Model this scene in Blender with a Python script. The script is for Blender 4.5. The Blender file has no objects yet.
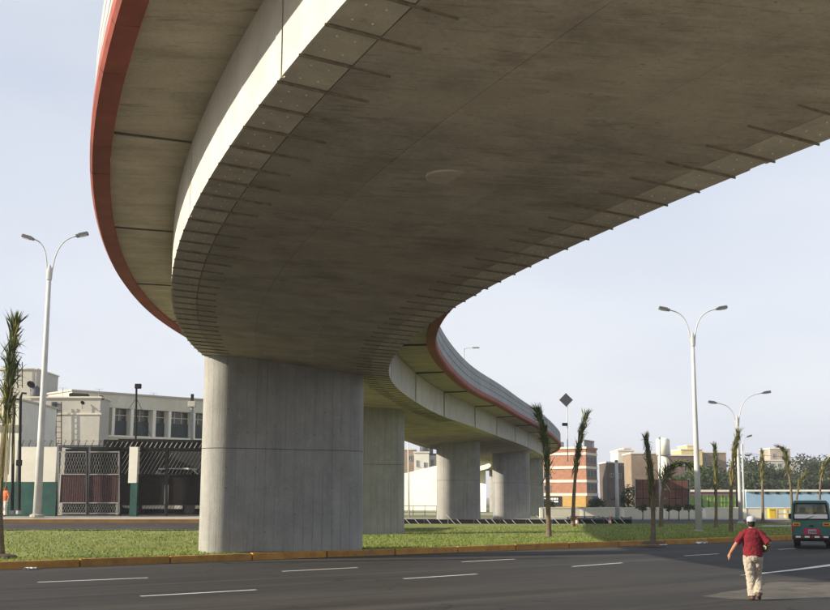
import bpy, bmesh, math, random
import numpy as np
from mathutils import Vector, Matrix
random.seed(7); rng = np.random.default_rng(7)
sc = bpy.context.scene
C = sc.collection
R = math.radians

# ---------------------------------------------------------------- camera, world, sun, exposure
cam_d = bpy.data.cameras.new('camera'); cam = bpy.data.objects.new('camera', cam_d); C.objects.link(cam)
CAM_H = 2.1
cam.location = (0, 0, CAM_H); cam.rotation_euler = (R(90) + math.atan(192 / 1100), 0, 0)
cam_d.sensor_width = 36; cam_d.lens = 36 * 1100 / 830; cam_d.clip_start = 0.1; cam_d.clip_end = 6000
sc.camera = cam
SUN_EL, SUN_AZ = 23.0, -105.0          # azimuth from +Y, clockwise
world = bpy.data.worlds.new('World'); sc.world = world; world.use_nodes = True
wn, wl = world.node_tree.nodes, world.node_tree.links
wn.clear()
wo = wn.new('ShaderNodeOutputWorld'); wb = wn.new('ShaderNodeBackground'); sky = wn.new('ShaderNodeTexSky')
sky.sky_type = 'NISHITA'; sky.sun_disc = False
sky.sun_elevation = R(SUN_EL); sky.sun_rotation = R(SUN_AZ); sky.air_density = 1.2; sky.dust_density = 2.5; sky.ozone_density = 1.5
wmix = wn.new('ShaderNodeMixRGB'); wmix.inputs[0].default_value = 0.62          # high thin overcast veil
wco = wn.new('ShaderNodeTexCoord'); wno = wn.new('ShaderNodeTexNoise'); wmp = wn.new('ShaderNodeMapping'); wmp.inputs['Scale'].default_value = (1, 1, 3.0)
wno.inputs['Scale'].default_value = 1.5; wno.inputs['Detail'].default_value = 4; wno.inputs['Roughness'].default_value = 0.5
wr = wn.new('ShaderNodeValToRGB')
wr.color_ramp.elements[0].position = 0.44; wr.color_ramp.elements[0].color = (4.95, 5.25, 6.1, 1)
wr.color_ramp.elements[1].position = 0.66; wr.color_ramp.elements[1].color = (6.05, 6.2, 6.75, 1)
wl.new(wco.outputs['Generated'], wmp.inputs[0]); wl.new(wmp.outputs[0], wno.inputs[0]); wl.new(wno.outputs[0], wr.inputs[0])
wsp = wn.new('ShaderNodeSeparateXYZ'); wvr = wn.new('ShaderNodeValToRGB'); wvr.color_ramp.elements[0].position = 0.0; wvr.color_ramp.elements[0].color = (.9,) * 3 + (1,)   # veil is thicker towards the horizon
wvr.color_ramp.elements[1].position = .6; wvr.color_ramp.elements[1].color = (.5,) * 3 + (1,); wl.new(wco.outputs['Generated'], wsp.inputs[0]); wl.new(wsp.outputs[2], wvr.inputs[0]); wl.new(wvr.outputs[0], wmix.inputs[0])
wl.new(sky.outputs[0], wmix.inputs[1]); wl.new(wr.outputs[0], wmix.inputs[2])
wl.new(wmix.outputs[0], wb.inputs[0]); wb.inputs[1].default_value = 0.092; wl.new(wb.outputs[0], wo.inputs[0])
sun_d = bpy.data.lights.new('sun', 'SUN'); sun = bpy.data.objects.new('sun', sun_d); C.objects.link(sun)
sun_d.energy = 4.9; sun_d.angle = R(0.6); sun_d.color = (1, 0.90, 0.74)
sd = Vector((math.cos(R(SUN_EL)) * math.sin(R(SUN_AZ)), math.cos(R(SUN_EL)) * math.cos(R(SUN_AZ)), math.sin(R(SUN_EL))))
sun.rotation_euler = (-sd).to_track_quat('-Z', 'Y').to_euler(); sun.location = sd * 60 + Vector((0, 0, 20))
sc.view_settings.view_transform = 'Standard'; sc.view_settings.look = 'None'; sc.view_settings.exposure = 0.76; sc.view_settings.gamma = 1
sc.view_settings.use_curve_mapping = False
sc.render.engine = 'CYCLES'

# ---------------------------------------------------------------- materials
MATS = {}
def mat(name, col, rough=0.8, var=0.25, scale=3.0, bump=0.0, bscale=60.0, metal=0.0, spec=0.3, stretch=(1, 1, 1), stain=0.0, stain_scale=0.6,
        stain_col=(0.03, 0.028, 0.024), stain_stretch=(1, 1, 1), lines=None, spots=0.0, coat=0.0, island=0.0, transl=0.0, rand=0.0, blots=(), grain=0.0, cracks=0.0):
    """Principled surface whose colour varies with two noises; optional stains, form-board lines and pits."""
    if name in MATS: return MATS[name]
    m = bpy.data.materials.new(name); MATS[name] = m; m.use_nodes = True
    n, l = m.node_tree.nodes, m.node_tree.links
    p = n['Principled BSDF']; p.inputs['Roughness'].default_value = rough; p.inputs['Metallic'].default_value = metal
    p.inputs['Specular IOR Level'].default_value = spec; p.inputs['Coat Weight'].default_value = coat
    tc = n.new('ShaderNodeTexCoord')
    def noise(sc_, st, det=6, ro=0.6):
        mp = n.new('ShaderNodeMapping'); mp.inputs['Scale'].default_value = st; l.new(tc.outputs['Object'], mp.inputs[0])
        t = n.new('ShaderNodeTexNoise'); t.inputs['Scale'].default_value = sc_; t.inputs['Detail'].default_value = det; t.inputs['Roughness'].default_value = ro
        l.new(mp.outputs[0], t.inputs[0]); return t.outputs[0]
    def ramp(src, a, b, ca, cb):
        r = n.new('ShaderNodeValToRGB'); r.color_ramp.elements[0].position = a; r.color_ramp.elements[1].position = b
        r.color_ramp.elements[0].color = (*ca, 1); r.color_ramp.elements[1].color = (*cb, 1); l.new(src, r.inputs[0]); return r.outputs[0]
    def mixc(f, a, b, blend='MIX'):
        x = n.new('ShaderNodeMixRGB'); x.blend_type = blend
        for i, s in enumerate((f, a, b)):
            if hasattr(s, 'is_linked'): l.new(s, x.inputs[i])
            else: x.inputs[i].default_value = s if i == 0 else (*s, 1)
        return x.outputs[0]
    lo = tuple(c * (1 - var) for c in col); hi = tuple(min(1, c * (1 + var)) for c in col)
    c = ramp(noise(scale, stretch), 0.32, 0.68, lo, hi)
    fine = ramp(noise(scale * 14, stretch, 4), 0.3, 0.7, (1 - var * .6,) * 3, (1 + var * .4,) * 3)
    c = mixc(1.0, c, fine, 'MULTIPLY')
    if stain:
        s = ramp(noise(stain_scale, stain_stretch, 8, 0.65), 0.5, 0.72, (0, 0, 0), (stain,) * 3); c = mixc(s, c, stain_col)
    for bs, bst, b0, b1, bc, bf in blots:               # further stain layers: scale, stretch, ramp ends, colour, strength
        c = mixc(ramp(noise(bs, bst, 9, .68), b0, b1, (0, 0, 0), (bf,) * 3), c, bc)
    if grain:
        c = mixc(1.0, c, ramp(noise(70, (1, 1, 1), 3, .7), .3, .7, (1 - grain,) * 3, (1 + grain,) * 3), 'MULTIPLY')
    if lines:                                           # (axis, pitch, strength) faint formwork board marks
        ax, pitch, st_ = lines
        sp = n.new('ShaderNodeSeparateXYZ'); l.new(tc.outputs['Object'], sp.inputs[0])
        dv = n.new('ShaderNodeMath'); dv.operation = 'DIVIDE'; l.new(sp.outputs[ax], dv.inputs[0]); dv.inputs[1].default_value = pitch
        fr = n.new('ShaderNodeMath'); fr.operation = 'FRACT'; l.new(dv.outputs[0], fr.inputs[0])
        rr = ramp(fr.outputs[0], 0.05, 0.13, (st_,) * 3, (0, 0, 0)); nz = ramp(noise(1.3, (1, 1, .35)), .35, .62, (.1,) * 3, (1, 1, 1))
        c = mixc(mixc(1.0, rr, nz, 'MULTIPLY'), c, stain_col)
    if cracks:
        dn = n.new('ShaderNodeTexNoise'); dn.inputs['Scale'].default_value = 1.2; dn.inputs['Detail'].default_value = 6; l.new(tc.outputs['Object'], dn.inputs[0])
        am_ = n.new('ShaderNodeVectorMath'); am_.operation = 'MULTIPLY_ADD'; l.new(dn.outputs['Color'], am_.inputs[0]); am_.inputs[1].default_value = (1.4, 1.4, 0); l.new(tc.outputs['Object'], am_.inputs[2])
        vc = n.new('ShaderNodeTexVoronoi'); vc.feature = 'DISTANCE_TO_EDGE'; vc.inputs['Scale'].default_value = .16; l.new(am_.outputs[0], vc.inputs[0])
        c = mixc(mixc(1.0, ramp(vc.outputs[0], .002, .007, (cracks,) * 3, (0, 0, 0)), ramp(noise(.3, (1, 1, 1)), .45, .55, (0, 0, 0), (1, 1, 1)), 'MULTIPLY'), c, (.012, .012, .012))
    if spots:
        v = n.new('ShaderNodeTexVoronoi'); v.inputs['Scale'].default_value = 2.6; l.new(tc.outputs['Object'], v.inputs[0])
        c = mixc(ramp(v.outputs['Distance'], 0.035, 0.06, (spots,) * 3, (0, 0, 0)), c, stain_col)
    if rand:
        oi = n.new('ShaderNodeObjectInfo'); c = mixc(1.0, c, ramp(oi.outputs['Random'], 0, 1, (1 - rand,) * 3, (1 + rand,) * 3), 'MULTIPLY')
    if island:
        g = n.new('ShaderNodeNewGeometry'); c = mixc(1.0, c, ramp(g.outputs['Random Per Island'], 0, 1, (1 - island,) * 3, (1 + island, 1 + island, 1 + island * .3)), 'MULTIPLY')
    l.new(c, p.inputs['Base Color'])
    if bump:
        b = n.new('ShaderNodeBump'); b.inputs['Strength'].default_value = bump; b.inputs['Distance'].default_value = 0.02
        l.new(noise(bscale, stretch, 5), b.inputs['Height']); l.new(b.outputs[0], p.inputs['Normal'])
    if transl:
        t = n.new('ShaderNodeBsdfTranslucent'); l.new(c, t.inputs[0]); mx = n.new('ShaderNodeMixShader'); mx.inputs[0].default_value = transl
        l.new(p.outputs[0], mx.inputs[1]); l.new(t.outputs[0], mx.inputs[2]); l.new(mx.outputs[0], n['Material Output'].inputs[0])
    return m
def glass_mat(name, tint=(0.75, 0.8, 0.8), f=0.35):
    m = bpy.data.materials.new(name); m.use_nodes = True; n, l = m.node_tree.nodes, m.node_tree.links; n.clear()
    o = n.new('ShaderNodeOutputMaterial'); t = n.new('ShaderNodeBsdfTransparent'); t.inputs[0].default_value = (*tint, 1)
    g = n.new('ShaderNodeBsdfGlossy'); g.inputs['Roughness'].default_value = 0.03; x = n.new('ShaderNodeMixShader'); x.inputs[0].default_value = f
    l.new(t.outputs[0], x.inputs[1]); l.new(g.outputs[0], x.inputs[2]); l.new(x.outputs[0], o.inputs[0]); MATS[name] = m; return m

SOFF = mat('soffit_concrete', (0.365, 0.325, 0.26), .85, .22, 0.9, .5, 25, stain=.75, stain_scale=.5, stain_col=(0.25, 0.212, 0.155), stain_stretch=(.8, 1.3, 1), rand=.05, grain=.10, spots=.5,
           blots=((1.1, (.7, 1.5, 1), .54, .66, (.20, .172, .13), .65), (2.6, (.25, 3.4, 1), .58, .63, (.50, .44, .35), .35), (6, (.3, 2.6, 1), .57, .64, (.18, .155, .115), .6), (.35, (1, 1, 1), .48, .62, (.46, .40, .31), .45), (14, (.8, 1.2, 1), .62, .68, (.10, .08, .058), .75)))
EDGEP = mat('edge_plate_concrete', (0.47, 0.425, 0.335), .8, .16, 2.2, .2, 40, rand=.08, grain=.08, blots=((3, (1, 1, 1), .58, .68, (.25, .22, .16), .5),))
WEB = mat('web_concrete', (0.50, 0.48, 0.42), .8, .10, 1.2, .2, 30, stain=.25, stain_scale=1.2, stain_col=(.3, .28, .25), stain_stretch=(1, 1, .3), spots=.5, rand=.05, grain=.06)
SLAB = mat('overhang_concrete', (0.45, 0.395, 0.30), .85, .18, 1.1, .4, 22, stain=.5, stain_scale=1.0, stain_col=(.2, .17, .12), stain_stretch=(.35, 2.2, 1), rand=.07, grain=.08, spots=.4,
           blots=((2.4, (.3, 3.5, 1), .6, .66, (.14, .115, .075), .6),))
PIER = mat('pier_concrete', (0.30, 0.294, 0.268), .85, .15, 1.0, .4, 30, stain=.6, stain_scale=1.1, stain_col=(.19, .19, .185), stain_stretch=(1.8, 1.8, .18), lines=(0, .37, .85), rand=.04, grain=.12,
           blots=((2.6, (2.4, 2.4, .10), .56, .66, (.16, .158, .148), .55), (.5, (1, 1, .8), .5, .66, (.36, .352, .325), .6), (4, (1, 1, .6), .6, .68, (.40, .392, .36), .45), (9, (1, 1, .5), .64, .7, (.13, .128, .12), .45)))
REDP = mat('red_paint', (0.27, 0.068, 0.045), .65, .16, 1.6, .15, 30, rand=.10, grain=.06, blots=((1.8, (1, 1, 1), .58, .7, (.18, .06, .045), .5),))
PARA = mat('parapet_concrete', (0.34, 0.35, 0.36), .8, .12, 1.6, .2, 30, rand=.05)
DARKC = mat('shadow_gap_concrete', (0.10, 0.095, 0.085), .9, .2)
STEELB = mat('brown_steel', (0.20, 0.165, 0.12), .7, .35, 9, .2, 80)
BOLT = mat('zinc_bolt', (0.75, 0.75, 0.7), .45, .1)
ASPH = mat('asphalt', (0.046, 0.0435, 0.041), .88, .25, .35, .6, 90, stain=.8, stain_scale=.16, stain_col=(0.095, 0.082, 0.066), stain_stretch=(.5, 1.4, 1), spec=.22, grain=.25, blots=((.9, (.5, 1.6, 1), .6, .66, (.022, .021, .02), .6), (2.5, (.4, 2.2, 1), .62, .66, (.11, .10, .085), .5)))
ASPHR = mat('road_asphalt', (0.039, 0.037, 0.0345), .88, .22, .5, .6, 90, stretch=(.25, 1, 1), stain=.85, stain_scale=.42, stain_col=(0.088, 0.077, 0.062), stain_stretch=(.06, 1, 1), cracks=.8, spec=.22, grain=.28,
            blots=((.8, (.035, 1, 1), .54, .64, (.018, .0175, .017), .7), (1.6, (.3, 1, 1), .64, .70, (.014, .0135, .013), .7), (4, (.08, 1.6, 1), .6, .66, (.08, .07, .058), .4), (.25, (.5, 1, 1), .55, .68, (.045, .041, .036), .5)))
ASPH2 = mat('worn_asphalt', (0.115, 0.103, 0.086), .9, .25, .8, .6, 90, stain=.5, stain_scale=1.2, grain=.25, blots=((1.1, (1, 1, 1), .55, .62, (.045, .041, .037), .6),))
GROUND = mat('dry_ground', (0.20, 0.18, 0.14), .95, .3, .08, .4, 30)
PAVE = mat('pale_paving', (0.36, 0.34, 0.29), .9, .16, .6, .3, 30)
GRASSG = mat('turf', (0.19, 0.215, 0.058), .95, .30, .9, .7, 45, stain=.6, stain_scale=.7, stain_col=(0.25, 0.21, 0.095), blots=((.35, (1, 1.5, 1), .5, .62, (.115, .15, .035), .6), (.8, (1, 1, 1), .62, .68, (.17, .125, .075), .7)))
BLADE = mat('grass_blade', (0.195, 0.245, 0.05), .8, .2, 1.0, island=.35, transl=.3)
KERBY = mat('ochre_kerb_paint', (0.44, 0.215, 0.04), .8, .25, 1.6, .4, 40, grain=.15, blots=((3.5, (1, 1, 1), .56, .64, (.20, .16, .11), .6),), stain=.55, stain_scale=2.4, stain_col=(.16, .09, .035), rand=.12)
KERBB = mat('brown_kerb_paint', (0.20, 0.10, 0.03), .8, .25, 1.0, .2, 30)
WPAINT = mat('road_paint', (0.72, 0.71, 0.66), .7, .18, 5, .2, 60, stain=.75, stain_scale=5, stain_col=(.2, .19, .18))
CREAM = mat('cream_render', (0.62, 0.585, 0.47), .85, .10, .5, .2, 30, stain=.25, stain_scale=.4, stain_col=(.4, .36, .28), stain_stretch=(1.4, 1.4, .4))
GREYR = mat('grey_cream_render', (0.46, 0.44, 0.38), .85, .10, .4, .2, 30, stain=.3, stain_scale=.5, stain_col=(.3, .28, .24), stain_stretch=(1.5, 1.5, .3))
WHITE = mat('white_render', (0.78, 0.75, 0.64), .8, .07, .7, .1, 30, stain=.15, stain_scale=.9, stain_col=(.5, .46, .36), stain_stretch=(1, 1, .4))
GREENP = mat('green_wall_paint', (0.025, 0.085, 0.07), .7, .3, 2, .1)
DGLASS = mat('dark_window_glass', (0.03, 0.037, 0.042), .12, .3, .8, spec=.6)
BLACKM = mat('black_metal', (0.014, 0.014, 0.0145), .7, .3, 4, spec=.12)
GREYM = mat('grey_metal', (0.27, 0.27, 0.26), .55, .2, 4)
GALV = mat('galvanised_pole', (0.50, 0.50, 0.47), .55, .12, 1.2, stain=.2, stain_scale=2, stain_col=(.3, .29, .27), stain_stretch=(2, 2, .3))
MAROON = mat('maroon_sheet', (0.058, 0.027, 0.029), .65, .2, 2)
LATT = mat('pale_lattice', (0.30, 0.285, 0.27), .6, .1, 4)
BRICKR = mat('orange_brick', (0.36, 0.175, 0.11), .9, .18, 1.5, .2, 20)
BANDW = mat('white_band', (0.70, 0.64, 0.54), .85, .08, 1)
BROWNB = mat('brown_block', (0.25, 0.185, 0.13), .9, .15, .6)
YELL = mat('yellow_render', (0.66, 0.52, 0.22), .85, .1, .6)
BLUEW = mat('pale_blue_wall', (0.30, 0.45, 0.60), .8, .08, .4, stain=.25, stain_scale=.4, stain_col=(.22, .31, .42))
BILLB = mat('brown_board', (0.135, 0.062, 0.042), .75, .16, .8, rand=.12)
BLUEP = mat('blue_shutter', (0.03, 0.08, 0.36), .5, .1)
OCHRE = mat('ochre_wall', (0.46, 0.28, 0.08), .8, .15)
LEAFD = mat('dark_leaf', (0.045, 0.062, 0.026), .7, .3, .35, island=.45, transl=.25)
LEAFG = mat('green_leaf', (0.055, 0.088, 0.03), .7, .3, .5, island=.4, transl=.25)
LAWNF = mat('sports_net_green', (0.26, 0.42, 0.10), .8, .15, .5)
BARK = mat('bark', (0.12, 0.085, 0.055), .95, .3, 6, .6, 40, stretch=(1, 1, .3))
PTRUNK = mat('palm_trunk', (0.15, 0.115, 0.07), .95, .35, 5, .6, 30, stretch=(1, 1, 3))
PLEAF = mat('palm_leaf', (0.075, 0.10, 0.03), .65, .25, 2, island=.4, transl=.2)
PLEAFY = mat('dry_palm_leaf', (0.27, 0.235, 0.09), .7, .25, 2, island=.35, transl=.2)
ORANGE = mat('orange_plastic', (0.75, 0.16, 0.04), .5, .1)
WPLAST = mat('white_plastic', (0.78, 0.77, 0.74), .5, .06)
YELP = mat('yellow_paint', (0.70, 0.46, 0.05), .6, .1)
SOIL = mat('bare_soil', (0.085, 0.06, 0.038), .95, .3, 3, .6, 30)

# ---------------------------------------------------------------- mesh helpers
class MB:
    def __init__(s): s.v = []; s.f = []
    def add(s, vs, fs):
        o = len(s.v); s.v += [tuple(map(float, p)) for p in vs]; s.f += [tuple(i + o for i in f) for f in fs]; return s
    def box(s, c, d, rz=0.0, M=None):
        x, y, z = d[0] / 2, d[1] / 2, d[2] / 2
        vs = [Vector((sx * x, sy * y, sz * z)) for sz in (-1, 1) for sy in (-1, 1) for sx in (-1, 1)]
        m = M or Matrix.Rotation(rz, 3, 'Z'); vs = [m @ v + Vector(c) for v in vs]
        return s.add(vs, [(0, 2, 3, 1), (4, 5, 7, 6), (0, 1, 5, 4), (2, 6, 7, 3), (0, 4, 6, 2), (1, 3, 7, 5)])
    def rbox(s, c, d, b=.02, rz=0.0):                    # chamfered box
        bm = bmesh.new(); bmesh.ops.create_cube(bm, size=1)
        for v in bm.verts: v.co = Vector((v.co.x * d[0], v.co.y * d[1], v.co.z * d[2]))
        bmesh.ops.bevel(bm, geom=list(bm.edges), offset=b, segments=2, affect='EDGES', profile=.6)
        m = Matrix.Rotation(rz, 3, 'Z'); bm.verts.ensure_lookup_table(); bm.verts.index_update()
        s.add([m @ v.co + Vector(c) for v in bm.verts], [tuple(v.index for v in f.verts) for f in bm.faces]); bm.free(); return s
    def bar(s, a, b, w, h=None):                         # square bar between two points
        a, b = Vector(a), Vector(b); d = b - a; q = d.to_track_quat('Z', 'Y').to_matrix()
        return s.box((a + b) / 2, (w, h or w, d.length), M=q)
    def tube(s, pts, rad, n=8, cap=True):
        pts = [Vector(p) for p in pts]; rad = rad if hasattr(rad, '__len__') else [rad] * len(pts); vs = []; fs = []
        up = None
        for i, p in enumerate(pts):
            t = (pts[min(i + 1, len(pts) - 1)] - pts[max(i - 1, 0)]).normalized()
            if up is None: up = Vector((0, 1, 0)) if abs(t.z) > .7 else Vector((0, 0, 1))
            a = t.cross(up).normalized(); b = a.cross(t).normalized(); up = b
            for k in range(n):
                an = 2 * math.pi * k / n; r = rad[i]; rx, ry = r if hasattr(r, '__len__') else (r, r)
                vs.append(p + a * math.cos(an) * rx + b * math.sin(an) * ry)
        for i in range(len(pts) - 1):
            for k in range(n): fs.append((i * n + k, i * n + (k + 1) % n, (i + 1) * n + (k + 1) % n, (i + 1) * n + k))
        if cap: fs += [tuple(range(n))[::-1], tuple((len(pts) - 1) * n + k for k in range(n))]
        return s.add(vs, fs)
    def lathe(s, prof, c=(0, 0, 0), n=16):
        vs = []; fs = []
        for r, z in prof:
            for k in range(n): vs.append((c[0] + r * math.cos(2 * math.pi * k / n), c[1] + r * math.sin(2 * math.pi * k / n), c[2] + z))
        for i in range(len(prof) - 1):
            for k in range(n): fs.append((i * n + k, i * n + (k + 1) % n, (i + 1) * n + (k + 1) % n, (i + 1) * n + k))
        fs += [tuple(range(n))[::-1], tuple((len(prof) - 1) * n + k for k in range(n))]
        return s.add(vs, fs)
    def ball(s, c, r, n=12, m=8):
        rx, ry, rz = r if hasattr(r, '__len__') else (r, r, r); vs = []; fs = []
        for i in range(m + 1):
            th = math.pi * (i + .02) / (m + .04)
            for k in range(n): ph = 2 * math.pi * k / n; vs.append((c[0] + rx * math.sin(th) * math.cos(ph), c[1] + ry * math.sin(th) * math.sin(ph), c[2] + rz * math.cos(th)))
        for i in range(m):
            for k in range(n): fs.append((i * n + k, (i + 1) * n + k, (i + 1) * n + (k + 1) % n, i * n + (k + 1) % n))
        return s.add(vs, fs)
    def prism(s, poly, z0, z1):
        n = len(poly); vs = [(x, y, z0) for x, y in poly] + [(x, y, z1) for x, y in poly]
        return s.add(vs, [tuple(range(n))[::-1], tuple(range(n, 2 * n))] + [(i, (i + 1) % n, n + (i + 1) % n, n + i) for i in range(n)])
    def build(s, name, m, parent=None, smooth=False, kind=None):
        me = bpy.data.meshes.new(name); me.from_pydata(s.v, [], s.f); me.materials.append(m) if m else None
        if smooth: me.shade_smooth()
        o = bpy.data.objects.new(name, me); C.objects.link(o)
        if parent is not None:
            o.parent = parent
            if parent.get('wpart') == 1: o.location = -Vector(parent['wloc'])
        if kind: o['kind'] = kind
        return o
def tag(o, label, cat, group=None):
    o['label'] = label; o['category'] = cat
    if group: o['group'] = group
    return o
def thing(name, label, cat, loc=(0, 0, 0), group=None, world=True, rz=0.0):
    """An Empty at the thing's base. world=True: parts are modelled in world coordinates."""
    o = bpy.data.objects.new(name, None); C.objects.link(o); o.location = loc; o.rotation_euler = (0, 0, rz); o.empty_display_size = .3
    if world: WORLD[o.name] = Vector(loc)
    return tag(o, label, cat, group)
WORLD = {}
_build = MB.build
def build(s, name, m, parent=None, smooth=False, kind=None):
    o = _build(s, name, m, parent, smooth, kind)
    if parent is not None and parent.name in WORLD: o.location = -WORLD[parent.name]
    return o
MB.build = build
def struct(name, mb, m, smooth=False, parent=None):
    o = mb.build(name, m, parent, smooth)
    if parent is None: o['kind'] = 'structure'
    return o
def sstep(a, b, x): t = max(0, min(1, (x - a) / (b - a))); return t * t * (3 - 2 * t)

# ---------------------------------------------------------------- overpass alignment (plan curve, soffit levels)
CTRL = [(34, -26), (24, -17), (16.2, -9.5), (10.2, -2.2), (5.9, 4.6), (2.2, 11.6), (0.16, 16.7), (-1.16, 20.5), (-2.5, 25.6), (-3.55, 30.9), (-4.1, 35.5), (-4.3, 40.5), (-4.05, 45),
        (-3.2, 52.3), (-1.6, 62.2), (0.55, 71), (2.95, 82.3), (5.5, 93.4), (9.0, 111), (11.6, 126), (12.7, 139), (12.1, 150), (10.4, 158), (8.6, 163.5)]
def catmull(P, step=.25):
    P = [np.array(p, float) for p in P]; out = []
    for i in range(len(P) - 1):
        p0, p1, p2, p3 = P[max(i - 1, 0)], P[i], P[i + 1], P[min(i + 2, len(P) - 1)]; n = max(2, int(np.linalg.norm(p2 - p1) / step))
        for k in range(n):
            t = k / n; out.append(.5 * (2 * p1 + (p2 - p0) * t + (2 * p0 - 5 * p1 + 4 * p2 - p3) * t * t + (3 * p1 - p0 - 3 * p2 + p3) * t ** 3))
    return np.array(out)
cl = catmull(CTRL)
ker = np.exp(-.5 * (np.arange(-36, 37) / 13.0) ** 2); ker /= ker.sum()
pad = np.vstack([cl[:1] + (cl[:1] - cl[1:2]) * np.arange(36, 0, -1)[:, None], cl, cl[-1:] + (cl[-1:] - cl[-2:-1]) * np.arange(1, 37)[:, None]])
cl = np.stack([np.convolve(pad[:, k], ker, 'valid') for k in (0, 1)], 1)
arc = np.concatenate([[0], np.cumsum(np.linalg.norm(np.diff(cl, axis=0), axis=1))]); S_END = arc[-1]
tan = np.gradient(cl, axis=0); tan /= np.linalg.norm(tan, axis=1)[:, None]
def s_at_y(y): return float(np.interp(y, cl[:, 1], arc)) if y < 140 else None
YS = [-30, 45, 57, 85, 105, 130, 150, 200]
ZL = [7.0, 7.0, 6.85, 5.95, 5.9, 5.9, 5.6, 5.2]; ZR = [6.5, 6.5, 6.5, 6.5, 6.5, 6.4, 6.1, 5.6]
HALF, WEBH, OVER, BEAM = 3.25, 1.38, 1.37, .38
def frame(s):
    x, y = np.interp(s, arc, cl[:, 0]), np.interp(s, arc, cl[:, 1]); tx, ty = np.interp(s, arc, tan[:, 0]), np.interp(s, arc, tan[:, 1])
    l = math.hypot(tx, ty); yy = min(max(y, -30), 200)
    return (x, y), (ty / l, -tx / l), np.interp(yy, YS, ZL), np.interp(yy, YS, ZR)
def P(s, n, dz=0.0):
    """Point at arc length s, n metres right of the centre line, dz above the soffit."""
    (x, y), (rx, ry), zl, zr = frame(s); t = max(0, min(1, (n + HALF) / (2 * HALF)))
    return (x + rx * n, y + ry * n, zl + (zr - zl) * t + dz)
def soffit_z(x, y):
    i = int(np.argmin((cl[:, 0] - x) ** 2 + (cl[:, 1] - y) ** 2)); (cx, cy), (rx, ry), zl, zr = frame(arc[i])
    t = max(0, min(1, ((x - cx) * rx + (y - cy) * ry + HALF) / (2 * HALF))); return zl + (zr - zl) * t
def sweep(s0, s1, prof, step=.9, closed=True):
    k = max(1, int(math.ceil((s1 - s0) / step))); m = MB(); n = len(prof); vs = [P(s0 + (s1 - s0) * i / k, a, b) for i in range(k + 1) for a, b in prof]; fs = []
    for i in range(k):
        for j in range(n if closed else n - 1): fs.append((i * n + j, (i + 1) * n + j, (i + 1) * n + (j + 1) % n, i * n + (j + 1) % n))
    if closed: fs += [tuple(range(n)), tuple(k * n + j for j in range(n))[::-1]]
    return m.add(vs, fs)

ovp = thing('overpass', 'curved grey concrete overpass sweeping overhead with red painted edges', 'overpass', (-4.6, 39.3, 0))
S0, S1 = 1.0, S_END - 1
sY = lambda y: float(np.interp(y, cl[:, 1][:int(len(cl) * .8)], arc[:int(len(cl) * .8)]))
# hollow core and roadway slab behind the visible skins
sweep(S0, S1, [(-3.17, .095), (3.17, .095), (3.17, 1.42), (-3.17, 1.42)], 2).build('girder_core', DARKC, ovp)
sweep(S0, S1, [(-4.6, 1.5), (4.6, 1.5), (4.6, 1.68), (-4.6, 1.68)], 2).build('deck_slab', PARA, ovp)
# soffit, cast in bays with fine joints
EDGE = .62
bays = [S0 + 5.6 * i for i in range(int((S1 - S0) / 5.6) + 1)]
ncut = [-HALF + EDGE, -1.05, .75, HALF - EDGE]
for a, b in zip(bays, bays[1:]):
    for j in range(3):
        d = random.uniform(-.004, .004)
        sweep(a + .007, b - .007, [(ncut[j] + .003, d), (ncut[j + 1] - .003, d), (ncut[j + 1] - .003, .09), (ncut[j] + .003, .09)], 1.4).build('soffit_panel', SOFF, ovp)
# edge plates, steel ribs and bolts along both soffit edges
PITCH = .84; bolts = MB()
for side, y0, y1 in ((-1, 4, 47), (1, 6, 66)):
    s = sY(y0); e = sY(y1)
    n0 = side * (HALF - .03); n1 = side * (HALF - EDGE); n2 = side * (HALF - 1.12)
    while s < e:
        sweep(s + .025, s + PITCH - .025, [(n0, .0), (n1 + side * .012, .0), (n1 + side * .012, .09), (n0, .09)] if side > 0 else [(n1 - .012, .0), (n0, .0), (n0, .09), (n1 - .012, .09)], 1).build('edge_plate', EDGEP, ovp)
        r = MB(); a, b = P(s, n0 + side * .05), P(s, n2 + random.uniform(-.07, .05))
        r.bar((a[0], a[1], a[2] - .014), (b[0], b[1], b[2] - .014), .018, .03); r.build('edge_rib', STEELB, ovp)
        if P(s, 0)[1] < 32:
            for t in (.27, .72):
                for q in (.2, .42):
                    x, y, z = P(s + PITCH * t + random.uniform(-.02, .02), side * (HALF - q)); bolts.lathe([(.013, -.008), (.013, .002)], (x, y, z), 6)
        s += PITCH
    sweep(S0, sY(y0), [(n0, 0), (n1, 0), (n1, .09), (n0, .09)], 1.5).build('edge_strip', EDGEP, ovp)
    sweep(e, S1, [(n0, 0), (n1, 0), (n1, .09), (n0, .09)], 1.5).build('edge_strip', EDGEP, ovp)
bolts.build('bolt_heads', BOLT, ovp, kind='stuff')
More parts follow.
